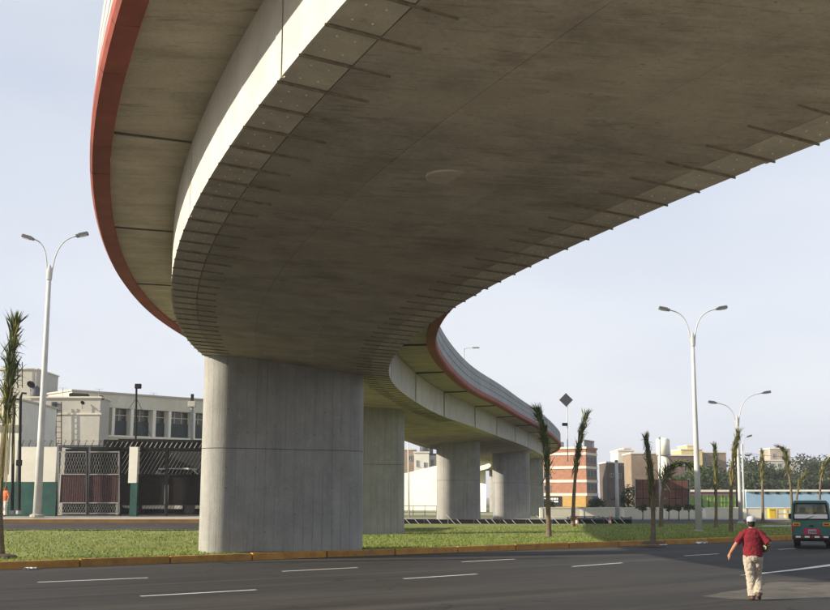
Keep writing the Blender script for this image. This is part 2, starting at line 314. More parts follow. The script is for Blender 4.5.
# webs, overhang slabs, red edge beams, parapets in bays
for side, off, length in ((-1, sY(19.9) % 6.7, 6.7), (1, sY(52.2) % 10.0, 10.0)):
    st = [off + length * i for i in range(int((S1 - off) / length) + 1)]; st = [S0] + [x for x in st if x > S0 + 1]
    f = lambda pts: [(side * a, b) for a, b in pts]
    for a, b in zip(st, st[1:]):
        gp = .03 if side < 0 else .17
        js = MB(); p, q = P(a, side * (HALF + .02), WEBH - .005), P(a, side * (HALF + OVER - .01), WEBH + .03); js.bar(p, q, .05, .05 if side < 0 else .11); js.build('joint_strip', DARKC, ovp)
        sweep(a + gp, b - gp, f([(HALF - .028, .0), (HALF + .006, .0), (HALF + .006, WEBH), (HALF - .028, WEBH)]), 1.1).build('web_panel', WEB, ovp)
        sweep(a + .024, b - .024, f([(HALF - .3, WEBH + .002), (HALF + OVER, WEBH + .04), (HALF + OVER, 1.499), (HALF - .3, 1.499)]), 1.1).build('overhang_panel', SLAB, ovp)
    s = S0; L = 1.7
    while s < S1 - L:
        y = P(s + L / 2, 0)[1]; big = (y > 150 or y < 5); Lk = L * 3 if big else L
        o0 = HALF + OVER + .003; o1 = o0 + BEAM
        jz = random.uniform(-.006, .006)
        sweep(s + .009, min(s + Lk, S1) - .009, f([(o0, WEBH - .035), (o1 - .05, WEBH - .05 + jz), (o1, WEBH + .02), (o1, WEBH + .24), (o0, WEBH + .24)]), .9).build('edge_beam', REDP, ovp); s += Lk
    s = S0; L = 3.4
    while s < S1 - L:
        o1 = HALF + OVER + BEAM - .03; z = WEBH + .243
        pr = [(o1, z)]
        for k in range(3):
            za, zb = z + .02 + k * .36, z + (k + 1) * .36 - .02
            pr += [(o1, za), (o1, zb), (o1 - .03, zb + .006), (o1 - .03, zb + .034)]
        pr = pr[1:-2] + [(o1 - .02, z + 1.09), (o1 - .2, z + 1.09), (o1 - .22, z)]
        sweep(s + .006, min(s + L, S1) - .006, f(pr), 1.0).build('parapet_panel', PARA, ovp); s += L
MB().lathe([(.36, -.009), (.37, .03)], (.52, 15.7, soffit_z(.52, 15.7)), 24).build('repair_patch', mat('pale_patch', (.47, .415, .335), .9, .12, 4), ovp)
# piers: two cast lifts each, bull-nosed ends
def pier(cx, cy, length, thick, ang, joint=3.75, rnd=.97, z0=0.05):
    ca, sa = math.cos(ang), math.sin(ang); hl, ht = length / 2, thick / 2
    poly = []
    for sx, q0 in ((1, -90), (-1, 90)):
        rr = ht * rnd
        for qs in ((q0, q0 + 90), (q0 + 90, q0 + 180)):
            cyy = (ht - rr) * (1 if math.sin(R((qs[0] + qs[1]) / 2)) > 0 else -1)
            for k in range(15): t = R(qs[0] + (qs[1] - qs[0]) * k / 14); poly.append((sx * (hl - rr) + rr * math.cos(t), cyy + rr * math.sin(t)))
    root = bpy.data.objects.new('pier', None); C.objects.link(root); root.parent = ovp; root.location = Vector((cx, cy, 0)) - Vector(WORLD[ovp.name]); root.rotation_euler = (0, 0, ang)
    def lift(za, zb, top=False, ins=0.0):
        m = MB(); n = len(poly); pl = [(x * (1 - ins / hl), y * (1 - ins / ht)) for x, y in poly]; vs = []
        for x, y in pl: vs.append((x, y, za))
        for x, y in pl: vs.append((x, y, soffit_z(cx + ca * x - sa * y, cy + sa * x + ca * y) + .05 if top else zb))
        return m.add(vs, [tuple(range(n))[::-1], tuple(range(n, 2 * n))] + [(i, (i + 1) % n, n + (i + 1) % n, n + i) for i in range(n)])
    lift(z0, joint - .011).build('lower_lift', PIER, root); lift(joint - .011, joint + .011, ins=.03).build('joint_groove', DARKC, root); lift(joint + .011, 0, True).build('upper_lift', PIER, root)
    if cy > 0 and cy < 70:
        th_ = MB(); x = -hl + .55
        while x < hl - .6:
            for z in (.9, 1.5, 2.4, 3.1, 4.3, 5.1, 5.8):
                if random.random() < (.8 if z in (2.4, 4.3, 5.8) else .4): th_.tube([(x + random.uniform(-.02, .02), -ht - .002, z + random.uniform(-.02, .02)), (x, -ht + .03, z)], random.uniform(.012, .024), 6)
            x += .37
        th_.build('tie_holes', DARKC, root, kind='stuff')
pier(-4.68, 39.9, 6.15, 1.6, R(31))
pier(-2.6, 57.8, 4.3, 1.6, R(24))
pier(3.35, 86, 3.5, 1.7, R(20), 3.35)
pier(9.15, 106, 3.7, 1.7, R(20), 3.4)
pier(12.7, 125, 3.6, 1.6, R(20), 3.4)
pier(11.3, 152, 2.4, 1.5, R(20), 3.2)
pier(6.4, -1.0, 6.0, 1.55, R(35))

# ---------------------------------------------------------------- ground
KY = lambda x: 42.0 + .735 * x                 # front line of the ochre kerb
KN = Vector((-.592, .806, 0)); KD = Vector((.806, .592, 0))
def rise(x, y):
    w = 1 - sstep(-9, -3.5, x)
    w *= 1 - sstep(66, 80, y)
    ks = min(46.0, KY(x) + .5)
    return .23 * (1 - w) + w * float(np.interp(y, [ks, 47, 54, 58, 62], [.23, .74, .86, .98, 1.0]))
big = MB(); big.add([(-3000, -3000, -.03), (3000, -3000, -.03), (3000, 4000, -.03), (-3000, 4000, -.03)], [(0, 1, 2, 3)]); struct('ground', big, GROUND)
rd = MB(); rd.add([(-140, -27.0, 0), (140, -27.0, 0), (140, .03, 0), (-140, .03, 0)], [(0, 1, 2, 3)]); ro = struct('road', rd, ASPHR); ro.location = (0, 42, 0); ro.rotation_euler = (0, 0, math.atan2(.592, .806))
fc = MB(); fc.add([(-90, KY(-90) - 33.6, .12), (-90, -150, .12), (150, -150, .12), (150, KY(150) - 33.6, .12), (-90, KY(-90) - 33.6, -.02), (150, KY(150) - 33.6, -.02)], [(0, 1, 2, 3), (0, 3, 5, 4)]); struct('bounce_pavement', fc, PAVE)  # unseen pale paving added behind the camera to bounce sunlight onto the soffit
br = MB(); br.add([(-60, 80, -.004), (130, 80, -.004), (130, 104, -.004), (-60, 104, -.004)], [(0, 1, 2, 3)]); struct('back_road', br, ASPH)
# grass median as a height-field between kerb and the roads behind
gm = MB(); nx, ny = 120, 60; vs = []; fs = []
for i in range(nx + 1):
    x = -62 + 150 * i / nx; ya = KY(x) + .255; yb = 79.6
    for j in range(ny + 1): t = (j / ny) ** 1.3; y = ya + (max(yb, ya + .5) - ya) * t; vs.append((x, y, rise(x, y) - .012 + .02 * math.sin(x * 1.7) * math.sin(y * 1.3) * min(1, j / 4)))
for i in range(nx):
    for j in range(ny): a = i * (ny + 1) + j; fs.append((a, a + ny + 1, a + ny + 2, a + 1))
gm.add(vs, fs); struct('grass_median', gm, GRASSG, True)
# ochre kerb stones
kb = thing('kerb', 'ochre painted kerb along the grass median', 'kerb', (0, 42, 0)); kb['kind'] = 'structure'; del kb['category']
L = 2.95; k0 = Vector((0, 42, 0)) + KD * -54
for i in range(40):
    a = k0 + KD * (L * i + .03); b = k0 + KD * (L * (i + 1) - .03); j = random.uniform(-.008, .008)
    m = MB(); w = KN * .22; e = Vector((0, 0, .225 + j)); c = KN * .025
    pr = [Vector((0, 0, -.02)), Vector((0, 0, .19 + j)) + KN * .008, e + c, e + w, w + Vector((0, 0, -.02))]
    m.add([a + p for p in pr] + [b + p for p in pr], [(0, 1, 2, 3, 4), (9, 8, 7, 6, 5)] + [(k, k + 5, (k + 1) % 5 + 5, (k + 1) % 5) for k in range(5)]); m.build('kerb_stone', KERBY, kb)
# left-hand street behind the median, its kerb and pavement
def ribbon(path, w0, w1, dz, zf=rise):
    m = MB(); vs = []; fs = []; p = catmull(path, 1.5); t = np.gradient(p, axis=0); t /= np.linalg.norm(t, axis=1)[:, None]
    for i, q in enumerate(p):
        for w in (w0, w1): x, y = q[0] + t[i, 1] * w, q[1] - t[i, 0] * w; vs.append((x, y, zf(x, y) + dz))
    fs = [(2 * i, 2 * i + 1, 2 * i + 3, 2 * i + 2) for i in range(len(p) - 1)]; return m.add(vs, fs)
SP = [(-75, 50.5), (-40, 50.5), (-19, 50.5), (-12, 50.5), (-6.3, 50.5)]
struct('side_street', ribbon(SP, 3.5, -3.5, .006), ASPH)
a = ribbon(SP, -3.5, -3.72, .17); o = len(a.v); a.v += [(x, y, z - .3) for x, y, z in a.v[:]]; a.f += [(2 * i, 2 * i + 2, 2 * i + 2 + o, 2 * i + o) for i in range(o // 2 - 1)]; struct('side_street_kerb', a, KERBB)
struct('side_street_pavement', ribbon(SP, -3.72, -9.5, .16), PAVE)
m = ribbon(SP, 3.5, 3.75, .02); struct('median_edging', m, mat('dark_edging', (.10, .085, .06), .95, .3, 2))
# pale verge beside the back road, right-hand pavement
pv = MB(); pv.box((60, 106.3, .03), (150, 4.6, .12)); struct('back_pavement', pv, PAVE)
bv = MB(); bv.add([(-80, 108.6, .012), (160, 108.6, .012), (160, 330, .012), (-80, 330, .012)], [(0, 1, 2, 3)]); struct('far_verge', bv, mat('verge_grass', (.13, .15, .05), .95, .35, .3))
crs = MB(); crs.add([(21.5, 70.5, .26), (70, 70.5, .26), (70, 73.8, .26), (23, 73.8, .26)], [(0, 1, 2, 3)]); struct('median_crossing_path', crs, PAVE)
# lane markings and worn patch
def dash(a, b, w=.13):
    a, b = Vector((*a, .004)), Vector((*b, .004)); d = (b - a).normalized(); n = Vector((-d.y, d.x, 0)) * w / 2; m = MB(); k = 14; vs = []
    for i in range(k + 1):
        p = a.lerp(b, i / k); j = random.uniform(-.012, .012); vs += [p - n * (1 + random.uniform(-.12, .12)), p + n * (1 + random.uniform(-.12, .12))]
    struct('lane_marking', m.add(vs, [(2 * i, 2 * i + 1, 2 * i + 3, 2 * i + 2) for i in range(k)]), WPAINT)
for a, b in (((-9.41, 28.21), (-7.03, 29.75)), ((-3.8, 32.28), (-1.73, 33.99)), ((1.53, 36.9), (3.42, 38.6)), ((9.74, 40.71), (11.36, 42.13)), ((14.7, 45.5), (15.8, 46.6)),
             ((-5.88, 24.29), (-3.64, 25.96)), ((-.3, 29.4), (1.71, 31.16)), ((4.81, 34.5), (6.68, 36.4)), ((-15, 24.5), (-12.6, 26.1))): dash(a, b)
m = MB(); m.add([(8.75, 30.6, .0042), (9.6, 31.5, .0042), (11.0, 33.05, .0042), (14.6, 37.5, .0042), (17.2, 40.4, .0042), (17.6, 40.1, .0042), (14.2, 36.3, .0042), (10.9, 32.6, .0042), (9.3, 31.0, .0042)], [(0, 8, 1), (1, 8, 7, 2), (2, 7, 6, 3), (3, 6, 5, 4)]); struct('lane_marking', m, WPAINT)
pp = [(6.16, 24.35), (7.1, 25.5), (8.1, 26.75), (8.7, 27.9), (9.3, 28.4), (10.2, 28.1), (13, 29.8), (15, 28.5), (12, 24.2), (8.67, 23.7), (7.31, 23.5), (6.6, 23.7)]
pq = catmull(pp + pp[:1], .3); m = MB(); m.add([(x + random.uniform(-.04, .04), y + random.uniform(-.04, .04), .004) for x, y in pq], [tuple(range(len(pq)))]); struct('worn_road_patch', m, ASPH2)
# short grass standing on the median
gb = MB(); N = 70000
xs = rng.uniform(-20, 30, N); us = rng.random(N) ** 1.5 * 26 + .38
for x0, u in zip(xs, us):
    x = x0; y = KY(x) + u
    if y > 79 or abs(x) > y * .42 or (x < -7 and y > 47.2) : continue
    z = rise(x, y) - .01; h = random.uniform(.03, .085); a = random.uniform(0, 6.3); w = random.uniform(.012, .028); lx, ly = random.uniform(-.04, .04), random.uniform(-.04, .04)
    o = len(gb.v); ca, sa = math.cos(a) * w, math.sin(a) * w
    gb.v += [(x - ca, y - sa, z), (x + ca, y + sa, z), (x + lx, y + ly, z + h)]; gb.f.append((o, o + 1, o + 2))
g = gb.build('grass', BLADE, kind='stuff'); g['label'] = 'short green grass growing on the median'; g['category'] = 'grass'

# ---------------------------------------------------------------- pixel helper: the point at depth Y seen at photo pixel (x, y)
_th = math.atan(192 / 1100); _c, _s = math.cos(_th), math.sin(_th)
def at(x, y, Y):
    a, b = (x - 415) / 1100, -(y - 305) / 1100; ry, rz_ = _c - b * _s, _s + b * _c; t = Y / ry
    return Vector((a * t, Y, CAM_H + rz_ * t))

# ---------------------------------------------------------------- left compound
WZ = 1.1                                            # ground level of the compound
def wbox(m, x0, x1, y0, y1, Y, dy):                 # box whose front at depth Y spans photo pixels x0..x1, y0..y1
    a, b = at(x0, y1, Y), at(x1, y0, Y); c = at((x0 + x1) / 2, (y0 + y1) / 2, Y)
    return m.box((c.x, Y + dy / 2, (a.z + b.z) / 2), (abs(b.x - a.x), dy, b.z - a.z))
yd = MB(); yd.add([(-75, 59.2, 1.03), (-11.3, 59.2, 1.03), (-12, 66, 1.03), (-20, 130, 1.03), (-120, 130, 1.03)], [(0, 1, 2, 3, 4)]); struct('yard_ground', yd, PAVE)
w = thing('perimeter_wall', 'white perimeter wall with dark green base left of the gate', 'wall', (-20.5, 58, WZ))
wbox(MB(), 18, 57, 447, 482, 58, .3).build('upper_wall', WHITE, w); wbox(MB(), -60, 57, 482, 517, 57.97, .36).build('green_base', GREENP, w)
wbox(MB(), -60, 18, 440, 482, 58.01, .3).build('upper_wall', WHITE, w)
m = MB()
for k in range(14):
    p = at(22 + k * 7, 447, 58.1); m.bar(p, p + Vector((0, 0, .16)), .025); m.bar(p + Vector((0, 0, .16)), p + Vector((.1, 0, .33)), .02); m.bar(p + Vector((.1, 0, .33)), p + Vector((.02, 0, .36)), .015)
for dz in (.1, .2, .31): m.bar(at(20, 447, 58.1) + Vector((.03, 0, dz)), at(116, 447, 58.1) + Vector((.03, 0, dz)), .009)
m.build('barbed_wire_arms', BLACKM, w, kind='stuff')
def lattice(m, x0, x1, y0, y1, Y, pitch, wd, slope=.55, both=True):
    a, b = at(x0, y1, Y), at(x1, y0, Y); h = b.z - a.z; dx = h * slope; x = a.x - dx
    while x < b.x + (dx if both else 0):
        for sg in ((1, -1) if both else (1,)):
            xa, xb = (x, x + dx) if sg > 0 else (x + dx, x)
            za, zb = a.z, b.z
            def clipx(xq, xr, zq, zr):
                if xq < a.x: zq += (a.x - xq) / (xr - xq) * (zr - zq); xq = a.x
                if xq > b.x: zq += (b.x - xq) / (xr - xq) * (zr - zq); xq = b.x
                return xq, zq
            if max(xa, xb) <= a.x + .01 or min(xa, xb) >= b.x - .01: continue
            p, q = clipx(xa, xb, za, zb), clipx(xb, xa, zb, za)
            if abs(p[1] - q[1]) > .03: m.bar((p[0], Y + (.012 if sg < 0 else 0), p[1]), (q[0], Y + (.012 if sg < 0 else 0), q[1]), wd, .01)
        x += pitch
    return m
g = thing('double_gate', 'maroon double gate with pale lattice at top and bottom', 'gate', tuple(at(89, 515, 58)))
for x0, x1 in ((58.5, 86.5), (88, 119.5)):
    leaf = MB()
    for yy in (452, 474.5, 503, 513.5): a, b = at(x0, yy, 58), at(x1, yy, 58); leaf.bar(a, b, .06, .05)
    for xx in (x0, x1): leaf.bar(at(xx, 514, 58), at(xx, 451.5, 58), .06, .05)
    lf = leaf.build('gate_leaf', LATT, g)
    lattice(MB(), x0 + .5, x1 - .5, 453, 474, 58.02, .14, .018, .35).build('lattice', LATT, lf, kind='stuff').location = (0, 0, 0)
    lattice(MB(), x0 + .5, x1 - .5, 504, 513, 58.02, .13, .026, .5).build('lattice', LATT, lf, kind='stuff').location = (0, 0, 0)
    sl = MB(); a, b = at(x0 + .8, 502.5, 58), at(x1 - .8, 475, 58); n = int((b.x - a.x) / .11)
    for k in range(n): sl.box((a.x + (k + .5) * (b.x - a.x) / n, 58.03, (a.z + b.z) / 2), ((b.x - a.x) / n * .8, .03, b.z - a.z))
    sl.build('slats', MAROON, lf, kind='stuff').location = (0, 0, 0)
    mb = MB(); mb.box(((a.x + b.x) / 2, 58.055, (a.z + b.z) / 2), (b.x - a.x, .012, b.z - a.z)); mb.build('backing_sheet', MAROON, lf).location = (0, 0, 0)
post = MB(); post.bar(at(87.3, 515, 57.99), at(87.3, 449, 57.99), .09); post.build('centre_post', BLACKM, g)
pl = thing('gate_pillar', 'slim pillar, white above and dark green below, right of the gate', 'pillar', tuple(at(133, 515, 57.7)))
wbox(MB(), 128, 138, 447, 483, 57.7, .5).build('upper_shaft', WHITE, pl); wbox(MB(), 129, 137.5, 483, 517, 57.72, .46).build('lower_shaft', GREENP, pl)
fp = thing('floodlight_pole', 'thin dark floodlight pole with stays above the gate pillar', 'pole', tuple(at(135.5, 440, 58.6)))
a = at(135.5, 452, 58.6); b = at(136.5, 386, 58.6); MB().tube([a, b], .055, 8).build('mast', BLACKM, fp)
MB().rbox(b + Vector((.1, -.05, -.02)), (.34, .2, .26), .04).build('floodlight', BLACKM, fp)
st = MB(); st.bar(at(136.3, 398, 58.6), at(127, 412, 58.9), .018); st.bar(at(136.3, 398, 58.6), at(143, 412, 58.9), .018); st.bar(at(136.3, 410, 58.6), at(152, 438, 58.9), .015); st.build('stay', BLACKM, fp)
mf = thing('mesh_fence', 'black slatted fence with solid lower panels beside the pier', 'fence', tuple(at(172, 515, 58)))
for x0, x1 in ((120.5, 166), (167, 222)):
    fr = MB()
    for yy in (451, 475, 505, 514): fr.bar(at(x0, yy, 58), at(x1, yy, 58), .07, .06)
    for xx in (x0, x1): fr.bar(at(xx, 516, 58), at(xx, 450, 58), .09, .07)
    f_ = fr.build('fence_frame', BLACKM, mf)
    lattice(MB(), x0 + 1, x1 - 1, 452, 474, 57.97, .20, .05, .55, False).build('diagonal_slats', LATT, f_, kind='stuff').location = (0, 0, 0)  # pale colour stands in for sunlit background glimpsed between dark slats
    lattice(MB(), x0 + 1, x1 - 1, 506, 513, 58.02, .16, .05, .6, False).build('diagonal_slats', BLACKM, f_, kind='stuff').location = (0, 0, 0)
    wbox(MB(), x0 + 1, x1 - 1, 475.5, 505, 58.03, .03).build('solid_panel', mat('black_sheet', (.013, .011, .011), .75, .3, 2, spec=.1), f_).location = (0, 0, 0)
cn = thing('canopy', 'black truss canopy roof above the slatted fence', 'canopy', tuple(at(165, 450, 58.3)))
tr = MB()
for yy in (440.5, 448): tr.bar(at(104, yy, 58.2), at(225, yy + (1.5), 58.2), .09)
tr.build('truss_chord', BLACKM, cn); dg = MB()
for k in range(24): x = 104 + k * 5; dg.bar(at(x, 448.2, 58.2), at(x + 4.4, 441, 58.2), .045)
dg.build('truss_diagonals', LATT, cn, kind='stuff'); wbox(MB(), 103, 226, 441, 451, 58.32, .04).build('fascia_sheet', BLACKM, cn)
rf = MB(); a, b = at(118, 440, 58.25), at(228, 441.5, 58.25); rf.add([(a.x, 58.25, a.z), (b.x, 58.25, b.z), (b.x + 1, 66, b.z + .25), (a.x - .4, 66, a.z + .25), (a.x, 58.25, a.z + .06), (b.x, 58.25, b.z + .06), (b.x + 1, 66, b.z + .31), (a.x - .4, 66, a.z + .31)], [(3, 2, 1, 0), (4, 5, 6, 7), (0, 1, 5, 4), (1, 2, 6, 5), (2, 3, 7, 6), (3, 0, 4, 7)]); rf.build('roof_sheet', BLACKM, cn)
for x in (122, 168, 210): m = MB(); p = at(x, 449, 62); m.tube([(p.x, 62, 1.0), (p.x, 62, p.z + .1)], .06, 8); m.build('post', BLACKM, cn)
cpt = thing('backdrop', 'added dark carport standing in the yard behind the gate', 'shed', (-17, 66, 1.03))  # invented structure, added so the yard reads dark behind gate and fence
wbox(MB(), 62, 232, 449, 520, 67.5, .2).build('back_wall', mat('backdrop_wall', (.04, .04, .038), .95, .3, .8), cpt); wbox(MB(), 58, 122, 445, 447, 61.5, 6).build('roof', GREYM, cpt)
for x in (60, 90, 120): p = at(x, 446, 61.6); MB().bar((p.x, 61.6, 1.0), (p.x, 61.6, p.z), .12).build('post', GREYM, cpt)
# parked car in the yard
def simple_car(name, label, cat, loc, rz, col, Lc=4.2, W=1.7, H=1.42):
    t = thing(name, label, cat, loc, None, False, rz)
    def loft(secs, nm, m_, n=4):
        mb = MB(); vs = []
        for y, w, z0, z1, ins in secs:
            vs += [(-w / 2, y, z0), (w / 2, y, z0), (w / 2 - ins * .2, y, (z0 + z1) * .55), (w / 2 - ins, y, z1), (-w / 2 + ins, y, z1), (-w / 2 + ins * .2, y, (z0 + z1) * .55)]
        fs = [tuple(range(6)), tuple(6 * (len(secs) - 1) + k for k in range(6))[::-1]]
        for i in range(len(secs) - 1):
            for k in range(6): fs.append((6 * i + k, 6 * i + 6 + k, 6 * i + 6 + (k + 1) % 6, 6 * i + (k + 1) % 6))
        mb.add(vs, fs); return mb.build(nm, m_, t, True)
    bodym = mat(name + '_paint', col, .25, .05, 2, coat=.5)
    h = Lc / 2
    loft([(-h, W * .82, .35, .78, .06), (-h + .12, W * .95, .25, .86, .08), (-h + .7, W, .22, .92, .08), (0, W, .22, .94, .08), (h - .9, W, .22, .92, .08), (h - .15, W * .93, .25, .78, .1), (h, W * .8, .35, .66, .06)], 'body', bodym)
    loft([(-h + .35, W * .88, .85, .93, .05), (-h + .95, W * .88, .88, H - .03, .14), (-.1, W * .9, .9, H, .15), (.45, W * .88, .9, H - .06, .15), (h - .95, W * .86, .86, .93, .05)], 'glasshouse', DGLASS)
    MB().rbox((0, -.35, H + .002), (W * .62, 1.5, .05), .02).build('roof', bodym, t)
    for sx in (-1, 1):
        for y in (-h + .8, h - .8):
            m = MB(); m.tube([(sx * (W / 2 - .2), y, .3), (sx * (W / 2 + .01), y, .3)], .3, 16); o = m.build('wheel', BLACKM, t)
    for sx in (-1, 1): MB().rbox((sx * W * .34, -h + .02, .68), (.3, .08, .16), .02).build('tail_lamp', mat('lamp_red', (.4, .02, .02), .3), t)
    return t
pc = simple_car('parked_van', 'white parked van half seen through the black slatted fence', 'van', (at(168, 500, 63).x, 63.5, 1.03), R(80), (.75, .75, .74)); pc.scale = (1.25, 1.2, 1.85)
# white lit block at the left edge
bl = thing('white_block', 'bright white block with grey band at the left edge', 'building', (-25, 61, WZ))
wbox(MB(), -70, 22, 400, 520, 60.2, 6).build('wall', WHITE, bl); wbox(MB(), -70, 22.2, 425, 432, 60.16, .05).build('grey_band', mat('grey_band', (.25, .25, .23), .8, .2), bl)
wbox(MB(), -70, 22.4, 398.5, 400.3, 60.1, 6.2).build('parapet_cap', CREAM, bl)
# annex with ledge, rooftop tanks, dishes, ladder
an = thing('annex_building', 'plain grey-cream annex with a roof ledge behind the gate', 'building', (-24, 77, WZ))
wbox(MB(), 24, 101, 397.5, 520, 77, 2.4).build('wall', GREYR, an); wbox(MB(), 23.5, 101.3, 413, 414.6, 76.93, .08).build('ledge', CREAM, an); wbox(MB(), 23.3, 101.6, 396.4, 398, 76.88, 2.6).build('parapet_cap', CREAM, an)
o = wbox(MB(), 51.5, 56, 402, 414, 76.95, .06).build('window', DGLASS, an); fm = MB()
for x in (51.3, 56.1): fm.bar(at(x, 401.8, 76.93), at(x, 414.2, 76.93), .05)
fm.build('frame', GREYM, o).location = (0, 0, 0)
tw = thing('stair_tower', 'tall grey stair tower above the white block', 'building', (-30, 81, WZ))
wbox(MB(), -5, 37, 369, 520, 81, 5).build('wall', GREYR, tw); wbox(MB(), -6, 37.4, 368.2, 369.4, 80.9, 5.2).build('parapet_cap', CREAM, tw)
def ladder(label, x, y0, y1, Y, wpx):
    t = thing('ladder', label, 'ladder', tuple(at(x, y1, Y)))
    for xx in (x - wpx / 2, x + wpx / 2): MB().bar(at(xx, y1, Y), at(xx, y0, Y), .05).build('rail', BLACKM, t)
    n = int((y1 - y0) / 5.2)
    for k in range(n): yy = y1 - (k + .5) * (y1 - y0) / n; MB().bar(at(x - wpx / 2, yy, Y), at(x + wpx / 2, yy, Y), .035).build('rung', BLACKM, t)
ladder('tall dark ladder fixed to the grey-cream annex wall', 58.7, 402, 452, 76.7, 5.4)
ladder('short dark ladder on the tall grey stair tower', 20, 362, 388, 80.7, 4.6)
def roof_tank(label, x, y, Y, r, h): 
    t = thing('water_tank', label, 'water tank', tuple(at(x, y, Y)), None, False)
    MB().lathe([(r * .96, 0), (r, .05), (r, h * .75), (r * .8, h * .92), (r * .3, h)], n=16).build('tank', mat('dark_grey_tank', (.075, .08, .09), .5, .15), t, True); MB().lathe([(r * .28, h * .99), (r * .28, h * 1.06), (r * .1, h * 1.08)], n=10).build('lid', BLACKM, t)
roof_tank('round dark water tank on the annex roof by the lamp pole', 36, 399, 77.9, .42, .85)
t = thing('roof_tank', 'long dark horizontal tank lying on the annex roof', 'water tank', tuple(at(78, 397, 78.2)))
a, b = at(69, 396, 78.2), at(89, 397, 78.2); MB().tube([a + Vector((.0, 0, .08)), a + Vector((.1, 0, .08)), b + Vector((-.12, 0, .08)), b + Vector((0, 0, .08))], [.08, .15, .16, .07], 10).build('tank', BLACKM, t)
for x in (72, 84): p = at(x, 398, 78.2); MB().box((p.x, 78.2, p.z), (.08, .3, .14)).build('saddle', GREYM, t)
def dish(label, x, y, Y, r):
    t = thing('satellite_dish', label, 'satellite dish', tuple(at(x, y, Y)), None, False, R(25))
    m = MB(); m.lathe([(.02, 0), (r * .5, .05 * r), (r * .85, .22 * r), (r, .34 * r), (r * 1.01, .36 * r), (r * .5, .1 * r), (.02, .04)], n=14); o = m.build('reflector', BLACKM, t, True); o.rotation_euler = (R(60), 0, R(20)); o.location = (0, 0, .4)
    MB().tube([(0, 0, 0), (0, 0, .42)], .03, 6).build('mast', GREYM, t)
dish('dark satellite dish beside the round rooftop tank', 30, 391, 77.5, .3); dish('small dark satellite dish at the right end of the annex roof', 101, 404, 77.4, .2); dish('small satellite dish fixed high on the annex wall', 82, 409, 76.8, .16)
def aerial(label, x, y0, y1, Y, yagi=False):
    t = thing('roof_aerial', label, 'aerial', tuple(at(x, y1, Y))); MB().tube([at(x, y1, Y), at(x, y0, Y)], .022, 6).build('mast', GREYM, t)
    m = MB(); p = at(x, y0, Y)
    for k in range(3 if yagi else 1): m.bar(p + Vector((-.3, 0, -.12 * k)), p + Vector((.3, 0, -.12 * k)), .018)
    m.build('crossbar', GREYM, t)
aerial('plain aerial mast on the annex roof corner', 99, 389, 404, 77.3); aerial('short aerial beside the horizontal roof tank', 62.8, 388, 399, 77.5); aerial('pronged aerial on the long office roof', 153.5, 393, 406, 86, True)
# office with recessed strip windows
of = thing('office_building', 'long cream office with recessed strip windows behind the fence', 'building', (-19.5, 83.5, WZ))
OA, OB = Vector((-24.5, 78.5, 0)), Vector((-8.5, 94.0, 0)); od = (OB - OA).normalized(); on = Vector((od.y, -od.x, 0)); oang = math.atan2(od.y, od.x); OL = (OB - OA).length
def obox(m, u0, u1, z0, z1, d0, d1): c = OA + od * (u0 + u1) / 2 - on * (d0 + d1) / 2; return m.box((c.x, c.y, (z0 + z1) / 2), (u1 - u0, d1 - d0, z1 - z0), oang)
def u_of(x):                                      # parameter along the office front seen at photo column x
    t = (x - 415) / 1100 * .985; return (OA.y * t - OA.x) / (od.x - od.y * t) if abs(od.x - od.y * t) > 1e-6 else 0
ztop = 9.55; zw0, zw1 = 6.55, 8.55
obox(MB(), 0, OL, WZ, zw0, 0, 9).build('wall', CREAM, of); obox(MB(), 0, OL, zw1, ztop, 0, 9).build('wall', CREAM, of); obox(MB(), 0, OL, zw0, zw1, .75, 9).build('inner_wall', GREYR, of)
obox(MB(), -.1, OL + .1, ztop, ztop + .12, -.12, 9.1).build('parapet_cap', GREYR, of); obox(MB(), 0, OL, zw0 - .14, zw0 + .003, -.1, .1).build('sill', WHITE, of)
cols = [(98, 102.5), (108.5, 111.5), (127.5, 130.5), (150, 153), (166, 168.5), (190, 193), (212, 215), (233, 236)]
for x0, x1 in cols: obox(MB(), u_of(x0), u_of(x1), zw0 + .004, zw1 - .004, .02, .74).build('column', WHITE, of)
for (a, b), (c, d) in zip(cols, cols[1:]):
    u0, u1 = u_of(b) + .02, u_of(c) - .02; o = obox(MB(), u0, u1, zw0 + .01, zw1 - .9, .6, .72).build('spandrel', mat('dark_spandrel', (.035, .05, .055), .4, .2), of)
    wdw = MB(); obox(wdw, u0, u1, zw1 - .88, zw1 - .02, .68, .735); o = wdw.build('window', DGLASS, of); fm = MB(); k = max(1, int((u1 - u0) / .55))
    for i in range(k + 1): uu = u0 + (u1 - u0) * i / k; obox(fm, uu - .03, uu + .03, zw1 - .88, zw1 - .02, .62, .67)
    obox(fm, u0, u1, zw1 - .5, zw1 - .44, .625, .665); fm.build('frame', CREAM, o).location = (0, 0, 0)
t = thing('roof_flue', 'dark flue pipe with a boxy cowl on the office front', 'flue', tuple(at(192.5, 440, 84)))
MB().tube([at(192, 441, 84), at(192, 402, 84)], .11, 8).build('pipe', GREYM, t); wbox(MB(), 187.5, 195, 401, 406.5, 83.8, .5).build('box', GREYR, t); wbox(MB(), 190.6, 193.4, 394, 401, 83.9, .25).build('cowl', BLACKM, t)
